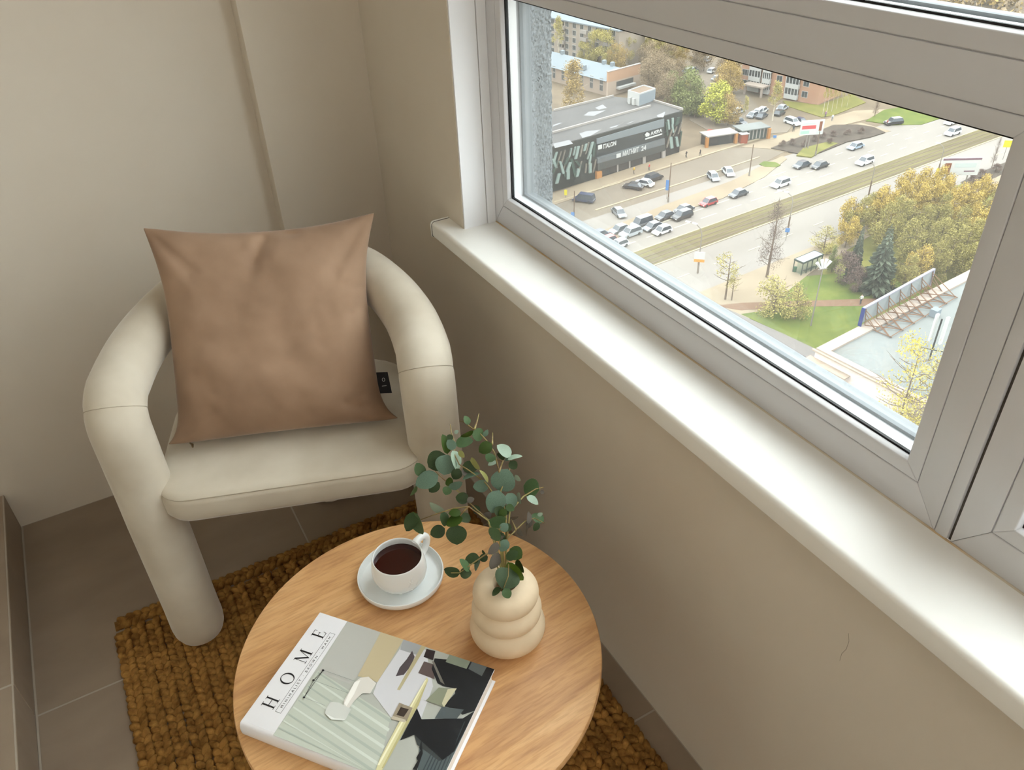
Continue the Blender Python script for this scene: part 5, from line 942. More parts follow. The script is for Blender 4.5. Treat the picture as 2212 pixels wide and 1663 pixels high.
# ------------------------------------------------------------------ eucalyptus
def leaf_unit(i, m, long=1.0):
    mb=MB(); n=9; L=[];Rr=[];Cc=[]
    for k in range(n+1):
        t=k/n; w=.5*(math.sin(math.pi*min(1,t**.82))**.62 if 0<t<1 else 0.0); z=.06*math.sin(math.pi*t)-.03*t
        Cc.append((0,t,z)); L.append((-w,t+.03*w,z+.10*w)); Rr.append((w,t+.03*w,z+.10*w))
    v=Cc+L+Rr; f=[]
    for k in range(n):
        f.append((k,k+1,n+1+k+1,n+1+k)); f.append((k+1,k,2*(n+1)+k,2*(n+1)+k+1))
    return mb.add(v,f).mesh('leaf',m,True)
LU=[leaf_unit(i,m) for i,m in enumerate(M_leaf)]
BR=[('eucalyptus stem reaching left to the chair seat, with blue green leaves', [[(0.3825, 0.7736, 0.575), (0.3832, 0.7765, 0.637), (0.3927, 0.8193, 0.6821), (0.3964, 0.8456, 0.6973), (0.3865, 0.8742, 0.7063), (0.3758, 0.9068, 0.7198), (0.3588, 0.9449, 0.736), (0.3571, 0.9637, 0.7381)]], [((0.3384, 0.967, 0.7272), (0.0184, -0.0029, 0.0055), (-0.0031, 0.0168, 0.019), (-0.0076, -0.0189, 0.0155), 6), ((0.3581, 0.9482, 0.7356), (-0.0013, 0.022, 0.0203), (-0.0388, 0.0101, -0.0133), (-0.0166, -0.0269, 0.028), 0), ((0.3554, 0.9395, 0.7264), (-0.0053, 0.0139, 0.0096), (-0.02, 0.0008, -0.0124), (-0.0101, -0.0146, 0.0155), 1), ((0.3224, 0.962, 0.7179), (-0.009, -0.0059, 0.0105), (-0.0139, -0.0037, -0.014), (0.008, -0.0181, -0.0032), 6), ((0.3654, 0.9326, 0.7331), (-0.011, -0.0025, -0.0103), (0.0056, -0.0131, -0.0028), (-0.0084, -0.0058, 0.0104), 4), ((0.363, 0.9195, 0.7297), (-0.0113, 0.0098, 0.0048), (-0.0089, -0.0045, -0.0116), (-0.0059, -0.0111, 0.0088), 6), ((0.3614, 0.9158, 0.7316), (0.0041, -0.0005, -0.0179), (0.0226, -0.0077, 0.0054), (-0.0077, -0.0232, -0.001), 0), ((0.3905, 0.9323, 0.746), (-0.0126, 0.0105, 0.0094), (-0.014, -0.0039, -0.0143), (-0.0059, -0.0165, 0.0104), 1), ((0.3835, 0.888, 0.7155), (0.0102, 0.0104, 0.0132), (-0.0179, 0.0126, 0.0039), (-0.0064, -0.014, 0.016), 1), ((0.3787, 0.8852, 0.716), (-0.0013, -0.0086, -0.0059), (0.0118, -0.0039, 0.0031), (-0.0047, -0.0063, 0.0101), 5), ((0.3917, 0.8691, 0.6957), (0.0118, 0.0012, 0.0042), (-0.0049, 0.0111, 0.0107), (-0.0027, -0.0116, 0.0109), 1), ((0.3927, 0.8548, 0.6967), (0.0024, -0.0082, -0.0092), (0.0132, -0.0025, 0.0057), (-0.0055, -0.0108, 0.0081), 5)]), ('eucalyptus stem with a pointed upright leaf and the two broadest heart leaves', [[(0.3834, 0.7733, 0.575), (0.3845, 0.7761, 0.637), (0.4024, 0.8206, 0.6931), (0.4143, 0.864, 0.7381), (0.4131, 0.8823, 0.7429), (0.4001, 0.9107, 0.7526), (0.3911, 0.9318, 0.7555), (0.392, 0.9522, 0.7644), (0.4019, 0.9657, 0.7705), (0.4049, 0.9849, 0.7793), (0.4105, 1.0012, 0.786)]], [((0.3817, 0.9545, 0.7647), (-0.0294, 0.0198, 0.0081), (-0.0166, -0.0133, -0.0278), (-0.0122, -0.0261, 0.0198), 0), ((0.3801, 0.9594, 0.7618), (-0.0114, 0.0225, 0.0274), (-0.0321, 0.0039, -0.0166), (-0.0129, -0.0287, 0.0182), 1), ((0.3836, 0.9611, 0.7601), (0.0215, 0.0102, -0.0103), (0.0037, 0.0202, 0.0278), (0.019, -0.0246, 0.0153), 4), ((0.395, 0.9531, 0.7717), (0.0146, -0.0002, 0.0074), (-0.0064, 0.0138, 0.013), (-0.0064, -0.0145, 0.0122), 0), ((0.4033, 0.9692, 0.7668), (-0.0074, -0.0212, -0.0065), (0.0286, -0.0114, 0.0048), (-0.0076, -0.0064, 0.0296), 6), ((0.3907, 0.9545, 0.77), (-0.0221, -0.0105, 0.0097), (-0.0022, -0.0211, -0.0279), (0.019, -0.0243, 0.0168), 2), ((0.4017, 0.9511, 0.7675), (-0.0068, 0.0051, -0.0071), (0.0033, -0.01, -0.0104), (-0.0112, -0.0085, 0.0046), 3), ((0.3981, 0.968, 0.7799), (0.0096, 0.0018, 0.0045), (-0.0048, 0.0082, 0.007), (-0.0022, -0.0083, 0.0081), 1), ((0.4089, 0.9824, 0.7793), (0.0016, -0.0052, -0.004), (0.0075, -0.0008, 0.004), (-0.0036, -0.0053, 0.0056), 2), ((0.3948, 0.9281, 0.7539), (-0.0122, -0.0116, -0.0123), (0.0197, -0.0149, -0.0055), (-0.0058, -0.0149, 0.0196), 1), ((0.4111, 0.9245, 0.7674), (-0.0048, 0.0124, -0.0131), (0.005, -0.0167, -0.0177), (-0.0235, -0.008, 0.001), 3), ((0.418, 0.8828, 0.7396), (0.0114, 0.0124, -0.0084), (-0.0053, 0.017, 0.0177), (0.0193, -0.0084, 0.0137), 3), ((0.3842, 0.9088, 0.7424), (-0.0087, -0.0203, 0.0084), (0.0291, -0.0091, 0.008), (-0.0036, 0.0133, 0.0283), 0), ((0.3932, 0.9254, 0.7499), (-0.0144, -0.0054, -0.0015), (0.0066, -0.0142, -0.0134), (0.0033, -0.0131, 0.0155), 5), ((0.4172, 0.8788, 0.7386), (0.0035, 0.0109, 0.0171), (-0.0238, 0.011, -0.0021), (-0.0103, -0.0195, 0.0145), 0), ((0.4122, 0.8602, 0.7372), (-0.0167, 0.0008, -0.0054), (0.0047, -0.0158, -0.0167), (-0.0056, -0.0173, 0.0148), 1)]), ('tallest eucalyptus stem with thin pale tips above the others', [[(0.3837, 0.7731, 0.575), (0.385, 0.7759, 0.637), (0.4088, 0.8266, 0.6984), (0.4373, 0.8781, 0.7581), (0.4451, 0.9065, 0.7751), (0.446, 0.9291, 0.7801), (0.4438, 0.952, 0.7835), (0.4365, 0.9771, 0.7862), (0.4347, 0.9958, 0.7845), (0.4328, 1.0109, 0.7784)], [(0.428, 0.8595, 0.7764), (0.4576, 0.9022, 0.7542), (0.4609, 0.9521, 0.7234)], [(0.4151, 0.9121, 0.8338), (0.44, 0.9553, 0.809), (0.4658, 1.0004, 0.7872)], [(0.432, 0.8863, 0.8128), (0.4763, 0.9724, 0.7591)]], [((0.4352, 0.9785, 0.7901), (0.0125, 0.0018, 0.0001), (-0.0017, 0.0109, 0.0126), (0.0016, -0.0125, 0.0111), 6), ((0.448, 0.9507, 0.7789), (0.0125, 0.0097, 0.0164), (-0.0179, 0.0063, 0.0099), (-0.0003, -0.0183, 0.0111), 6), ((0.4471, 0.9506, 0.7781), (0.007, -0.0008, -0.0081), (0.0108, 0.0016, 0.0092), (0.0005, -0.0142, 0.0019), 0), ((0.4108, 0.9079, 0.8353), (-0.0067, -0.0055, 0.0148), (-0.021, 0.0051, -0.0076), (-0.002, -0.0211, -0.0087), 4), ((0.4311, 0.8859, 0.815), (-0.0048, 0.0138, 0.0144), (-0.0222, 0.0033, -0.0106), (-0.0095, -0.018, 0.0141), 4), ((0.4398, 0.9046, 0.7765), (-0.0117, 0.0133, 0.0038), (-0.0123, -0.009, -0.0063), (-0.0028, -0.0067, 0.0149), 6), ((0.4486, 0.9068, 0.753), (0.0038, 0.0115, 0.0003), (-0.0149, 0.0051, -0.0036), (-0.0036, 0.0008, 0.0157), 2), ((0.4528, 0.9063, 0.7602), (0.0064, -0.0107, -0.0088), (0.0056, -0.0067, 0.0122), (-0.0124, -0.0084, 0.0012), 1)]), ('eucalyptus stem with the largest round leaves in the middle of the bunch', [[(0.3845, 0.7727, 0.575), (0.3861, 0.7752, 0.637), (0.4184, 0.8246, 0.7157), (0.4246, 0.8513, 0.7431), (0.4444, 0.8625, 0.7599), (0.4536, 0.8699, 0.7649), (0.4612, 0.8816, 0.7742)]], [((0.4632, 0.8841, 0.7741), (0.0194, 0.0103, 0.0028), (-0.0132, 0.0204, 0.0168), (0.0052, -0.0164, 0.024), 2), ((0.4547, 0.8797, 0.7746), (-0.0074, -0.0165, 0.0057), (0.0233, -0.0089, 0.0044), (-0.0012, 0.0087, 0.0238), 2), ((0.4628, 0.8867, 0.7715), (-0.0007, 0.0068, 0.003), (-0.0088, 0.0011, -0.0044), (-0.0045, -0.004, 0.0079), 0), ((0.4572, 0.8756, 0.7738), (-0.0137, 0.0012, -0.0071), (0.0047, -0.0112, -0.011), (-0.006, -0.0118, 0.0096), 1), ((0.4237, 0.855, 0.7403), (0.029, -0.0252, -0.014), (0.0212, 0.0064, 0.0326), (-0.0179, -0.0304, 0.0176), 0), ((0.4215, 0.8503, 0.7471), (-0.0258, 0.0164, 0.0125), (-0.0223, -0.0122, -0.0301), (-0.0104, -0.032, 0.0206), 0), ((0.4331, 0.844, 0.7397), (-0.0203, 0.0012, -0.0043), (0.0031, -0.0168, -0.019), (-0.0046, -0.0192, 0.0162), 0), ((0.4508, 0.8377, 0.7387), (-0.0013, 0.0126, -0.0081), (-0.004, -0.0109, -0.0163), (-0.0195, 0.0008, 0.0042), 2), ((0.4535, 0.8533, 0.7626), (-0.0044, 0.0051, -0.0074), (0.0041, -0.0092, -0.0088), (-0.0113, -0.0069, 0.002), 2), ((0.4203, 0.8249, 0.7246), (-0.003, 0.0094, 0.0088), (-0.0138, 0.002, -0.0068), (-0.0061, -0.0107, 0.0094), 4), ((0.4174, 0.8198, 0.71), (-0.0014, 0.0045, 0.024), (-0.0298, 0.0126, -0.0041), (-0.0131, -0.0295, 0.0047), 6), ((0.4173, 0.8398, 0.7241), (-0.0124, 0.0018, -0.008), (0.0062, -0.0133, -0.0126), (-0.0087, -0.0138, 0.0103), 1), ((0.4156, 0.8297, 0.7163), (0.0127, 0.005, 0.0106), (-0.0112, 0.0067, 0.0104), (-0.0011, -0.0145, 0.0081), 1), ((0.409, 0.8164, 0.7036), (-0.0105, -0.0024, -0.0101), (0.0084, -0.0096, -0.0065), (-0.0056, -0.0103, 0.0082), 1), ((0.4214, 0.8288, 0.731), (-0.0082, -0.0019, -0.0089), (0.0094, -0.0102, -0.0065), (-0.0064, -0.0112, 0.0083), 6), ((0.4209, 0.8457, 0.731), (0.0121, 0.0048, 0.0071), (-0.0098, 0.0121, 0.0086), (-0.003, -0.0118, 0.0131), 1), ((0.4048, 0.8096, 0.6945), (-0.0075, 0.011, 0.0083), (-0.0123, -0.0011, -0.0097), (-0.0062, -0.0111, 0.0092), 1)]), ('eucalyptus stem leaning right to the wall, with mauve backed leaves', [[(0.3846, 0.7727, 0.575), (0.3863, 0.7751, 0.637), (0.4092, 0.8086, 0.6791), (0.4306, 0.8161, 0.682), (0.4523, 0.8233, 0.6847), (0.4713, 0.8258, 0.6797), (0.4874, 0.821, 0.6637)], [(0.4054, 0.801, 0.6879), (0.4282, 0.8297, 0.7132), (0.4606, 0.8405, 0.7223), (0.4873, 0.8462, 0.7211), (0.5043, 0.851, 0.7125)], [(0.4227, 0.8009, 0.6994), (0.4415, 0.8513, 0.6709)]], [((0.4928, 0.8446, 0.7169), (0.0177, 0.0129, 0.0241), (-0.0156, 0.0259, -0.0024), (-0.0201, -0.0102, 0.0202), 6), ((0.4659, 0.8399, 0.7191), (-0.0129, -0.0113, 0.0006), (0.013, -0.0155, -0.0107), (0.0076, -0.0076, 0.0202), 2), ((0.4997, 0.8524, 0.7057), (-0.0049, -0.0014, -0.0043), (0.0044, -0.005, -0.0034), (-0.0025, -0.0053, 0.0047), 5), ((0.4564, 0.8197, 0.6794), (0.0124, 0.0045, -0.0074), (0.0062, 0.0098, 0.0165), (0.0097, -0.0166, 0.0062), 5), ((0.4887, 0.8246, 0.6635), (0.0141, 0.009, 0.0058), (-0.0143, 0.0157, 0.0102), (0.0, -0.0128, 0.0198), 6), ((0.4766, 0.8227, 0.6698), (-0.0091, 0.0049, 0.0065), (-0.0106, -0.0038, -0.0118), (-0.0027, -0.0144, 0.0071), 1), ((0.4257, 0.8013, 0.7002), (-0.0048, 0.0063, -0.0083), (0.0041, -0.0104, -0.0103), (-0.0132, -0.0073, 0.0021), 5), ((0.4566, 0.8184, 0.6804), (0.0039, 0.0128, -0.0084), (-0.0101, -0.0079, -0.0167), (-0.0178, 0.0095, 0.0062), 5), ((0.4388, 0.8559, 0.6712), (0.0025, 0.0035, -0.0121), (0.0154, -0.0073, 0.0011), (-0.0066, -0.0147, -0.0056), 5), ((0.4683, 0.8285, 0.6745), (-0.0021, 0.0123, -0.0004), (-0.0121, -0.0024, -0.0111), (-0.011, -0.0015, 0.0123), 5), ((0.4764, 0.8243, 0.6844), (0.0011, -0.0031, -0.0064), (0.0089, -0.0025, 0.0028), (-0.0034, -0.0083, 0.0034), 2)]), ('eucalyptus stem drooping over the tea cup with dark folded leaves', [[(0.382, 0.7736, 0.575), (0.3824, 0.7766, 0.637), (0.3901, 0.8324, 0.7101), (0.3706, 0.8619, 0.7271), (0.3493, 0.8752, 0.7226), (0.3263, 0.8863, 0.7142), (0.3005, 0.8976, 0.7042)], [(0.3683, 0.8565, 0.7327), (0.3564, 0.863, 0.7155), (0.3477, 0.8655, 0.6955)]], [((0.299, 0.9078, 0.711), (-0.0072, 0.025, 0.0024), (-0.0253, -0.0051, -0.0234), (-0.0219, -0.0088, 0.0257), 1), ((0.2944, 0.9139, 0.7117), (-0.0128, 0.0206, -0.0177), (0.0017, -0.0261, -0.0316), (-0.037, -0.0145, 0.0099), 6), ((0.3387, 0.8857, 0.7118), (0.0043, -0.0093, 0.02), (-0.0179, 0.02, 0.0131), (-0.0233, -0.0184, -0.0036), 2), ((0.3338, 0.8843, 0.7161), (-0.0169, -0.0044, 0.0062), (-0.0036, -0.014, -0.02), (0.0095, -0.0195, 0.0119), 1), ((0.331, 0.8741, 0.6882), (-0.001, 0.0148, 0.0162), (-0.0243, 0.0068, -0.0077), (-0.0102, -0.0183, 0.016), 1), ((0.3463, 0.8621, 0.6991), (-0.0299, 0.0166, -0.0001), (-0.0091, -0.0166, -0.027), (-0.0131, -0.0235, 0.019), 1), ((0.3562, 0.8562, 0.7137), (0.0048, 0.021, 0.0042), (-0.027, 0.0078, -0.0083), (-0.0094, -0.0034, 0.0276), 4), ((0.3569, 0.8623, 0.7191), (0.0075, 0.013, 0.0039), (-0.018, 0.0102, 0.0007), (-0.002, -0.0049, 0.02), 4), ((0.3571, 0.8648, 0.7136), (-0.013, -0.0053, -0.0074), (0.0103, -0.0127, -0.009), (-0.0029, -0.0122, 0.0139), 1)]), ('short eucalyptus stem hanging over the vase front with bright green leaves', [[(0.3849, 0.7724, 0.575), (0.3868, 0.7747, 0.637), (0.3932, 0.7827, 0.6764), (0.3888, 0.7667, 0.6729), (0.379, 0.7507, 0.6659), (0.3635, 0.7382, 0.6594)], [(0.3827, 0.7735, 0.575), (0.3835, 0.7764, 0.637), (0.3877, 0.7927, 0.7049), (0.3886, 0.7865, 0.7367)]], [((0.3854, 0.786, 0.7322), (-0.0071, 0.0197, 0.0129), (-0.01, 0.0101, -0.0209), (-0.022, -0.0113, 0.0051), 6), ((0.3947, 0.7889, 0.7106), (-0.0027, -0.0037, 0.0156), (-0.0195, 0.0095, -0.0012), (-0.0088, -0.0189, -0.006), 5), ((0.3875, 0.785, 0.7313), (0.0057, -0.0097, -0.0102), (0.0127, -0.0006, 0.0077), (-0.0054, -0.0114, 0.0079), 0), ((0.4003, 0.79, 0.6999), (-0.0112, 0.01, 0.0078), (-0.0148, -0.0044, -0.0154), (-0.0071, -0.017, 0.0117), 0), ((0.3828, 0.7888, 0.7043), (-0.0119, 0.003, 0.0131), (-0.0179, -0.0028, -0.0156), (-0.0005, -0.0234, 0.0049), 5), ((0.3831, 0.7907, 0.68), (-0.0176, 0.0034, 0.0129), (-0.0178, -0.0081, -0.022), (0.0013, -0.0279, 0.0092), 5), ((0.401, 0.7836, 0.6845), (-0.0198, -0.0051, -0.0112), (0.0117, -0.0167, -0.0132), (-0.0052, -0.0168, 0.0168), 4), ((0.3884, 0.7725, 0.6775), (0.0004, -0.0155, -0.0052), (0.0194, -0.0027, 0.0096), (-0.0099, -0.0064, 0.0183), 1), ((0.3877, 0.7601, 0.6693), (-0.0286, 0.0238, 0.0178), (-0.0253, -0.0214, -0.0122), (0.0022, -0.0194, 0.0294), 1), ((0.3877, 0.768, 0.6758), (-0.0132, 0.0139, -0.0213), (0.0123, -0.0263, -0.0248), (-0.0316, -0.0206, 0.0062), 7), ((0.4046, 0.766, 0.675), (-0.0055, 0.013, -0.011), (0.0009, -0.0152, -0.0185), (-0.0227, -0.0062, 0.004), 4), ((0.3615, 0.7436, 0.6552), (0.0017, 0.0134, -0.0009), (-0.0157, 0.0013, -0.0088), (-0.0086, 0.0022, 0.0157), 1), ((0.3631, 0.7347, 0.6632), (-0.0144, 0.0023, -0.0038), (0.0016, -0.0115, -0.0133), (-0.0049, -0.0131, 0.0107), 6)]), ('short eucalyptus stem pointing low left above the saucer edge', [[(0.3803, 0.7736, 0.575), (0.3799, 0.7766, 0.637), (0.3763, 0.8002, 0.6744), (0.3655, 0.8007, 0.6748), (0.3487, 0.8006, 0.6703), (0.3187, 0.8019, 0.6589), (0.3061, 0.8059, 0.6624)]], [((0.3565, 0.804, 0.6704), (0.0053, 0.0143, 0.0096), (-0.0215, 0.0096, -0.0023), (-0.007, -0.0108, 0.0199), 1), ((0.3693, 0.7995, 0.6692), (0.0019, 0.0093, 0.0092), (-0.0136, 0.0053, -0.0025), (-0.0054, -0.0091, 0.0104), 1), ((0.3553, 0.7994, 0.6719), (0.0004, 0.0144, -0.0054), (-0.0128, -0.0053, -0.0152), (-0.0161, 0.0049, 0.0119), 0), ((0.3322, 0.7952, 0.6602), (0.0142, 0.0107, -0.0055), (-0.0061, 0.0169, 0.0171), (0.0149, -0.0112, 0.0164), 6), ((0.3202, 0.8013, 0.6579), (0.0063, 0.0015, 0.0192), (-0.0211, 0.0158, 0.0057), (-0.0146, -0.0218, 0.0065), 1), ((0.3193, 0.8023, 0.6575), (-0.006, -0.0097, -0.0131), (0.0168, -0.0095, -0.0007), (-0.0068, -0.0129, 0.0127), 1), ((0.3662, 0.8021, 0.6737), (0.0023, -0.004, 0.0047), (-0.002, 0.006, 0.0061), (-0.008, -0.0036, 0.0009), 1)])]
for label,stems,leaves in BR:
    r=empty('eucalyptus_branch',stems[0][0]); tag(r,label,'branch','eucalyptus stems in the cream vase')
    off=Vector(stems[0][0])
    for pts in stems:
        k=len(pts); MB().tube([Vector(p)-off for p in pts],[.0017-.0010*i/(k-1) for i in range(k)],7).build('stem',M_stem,r,True)
    for b,x,y,z,c in leaves:
        o=link('leaf',LU[c],r); o.matrix_local=Matrix(((x[0],y[0],z[0],b[0]-off.x),(x[1],y[1],z[1],b[1]-off.y),(x[2],y[2],z[2],b[2]-off.z),(0,0,0,1)))
# ------------------------------------------------------------------ book
A_,B_,C_=[Vector(p) for p in [(0.117, 0.9525, 0.5335), (0.3189, 0.6988, 0.5335), (-0.053, 0.8163, 0.5335)]]       # far left, far right, near left corners of the top cover
rd=(A_-C_).normalized(); dn=(B_-A_); dn=(dn-rd*dn.dot(rd)); BW=(A_-C_).length; BH=dn.length; dn=dn.normalized(); BT=.0335
bk=empty('book',(C_.x,C_.y,ZTAB)); bk.rotation_euler=(0,0,math.atan2(dn.y,dn.x)); tag(bk,'thick white interior design book titled HOME lying on the wooden table','book')
# local: +x = down the page, +y = reading direction (spine at y=0)
M_cov=mat('glossy_white_cover',(234,234,238),.3,.5); M_page=mat('page_block',(236,232,226),.85,c2=(222,216,208),scale=3,stretch=(1,1,160),bump=.3,bscale=2,dist=.0006)
MB().box(0,BH,.004,BW,.0008,.0034).build('cover',M_cov,bk); MB().box(0,BH,.004,BW,BT-.0028,BT).build('cover',M_cov,bk)
for o in [c for c in bk.children]: bevel(o,.0008,2)
MB().box(.004,BH-.0045,.006,BW-.004,.0034,BT-.0028).build('page_block',M_page,bk)
sp=MB(); ap=[]
for k in range(9):
    a=math.radians(-90+180*k/8); ap.append((.004-.0075*math.cos(a)**.8 if k not in (0,8) else .004, BT/2+BT/2*math.sin(a)+(.0004 if k==0 else 0)))
sp.prism_x([(y,z) for y,z in ap],0,BH); sp.build('spine',M_cov,bk,True,40)
PC={}
def pm(c):
    if c not in PC: PC[c]=mat('print_%d_%d_%d'%c,c,.28,.5)
    return PC[c]
cp_=MB(); mats=[]
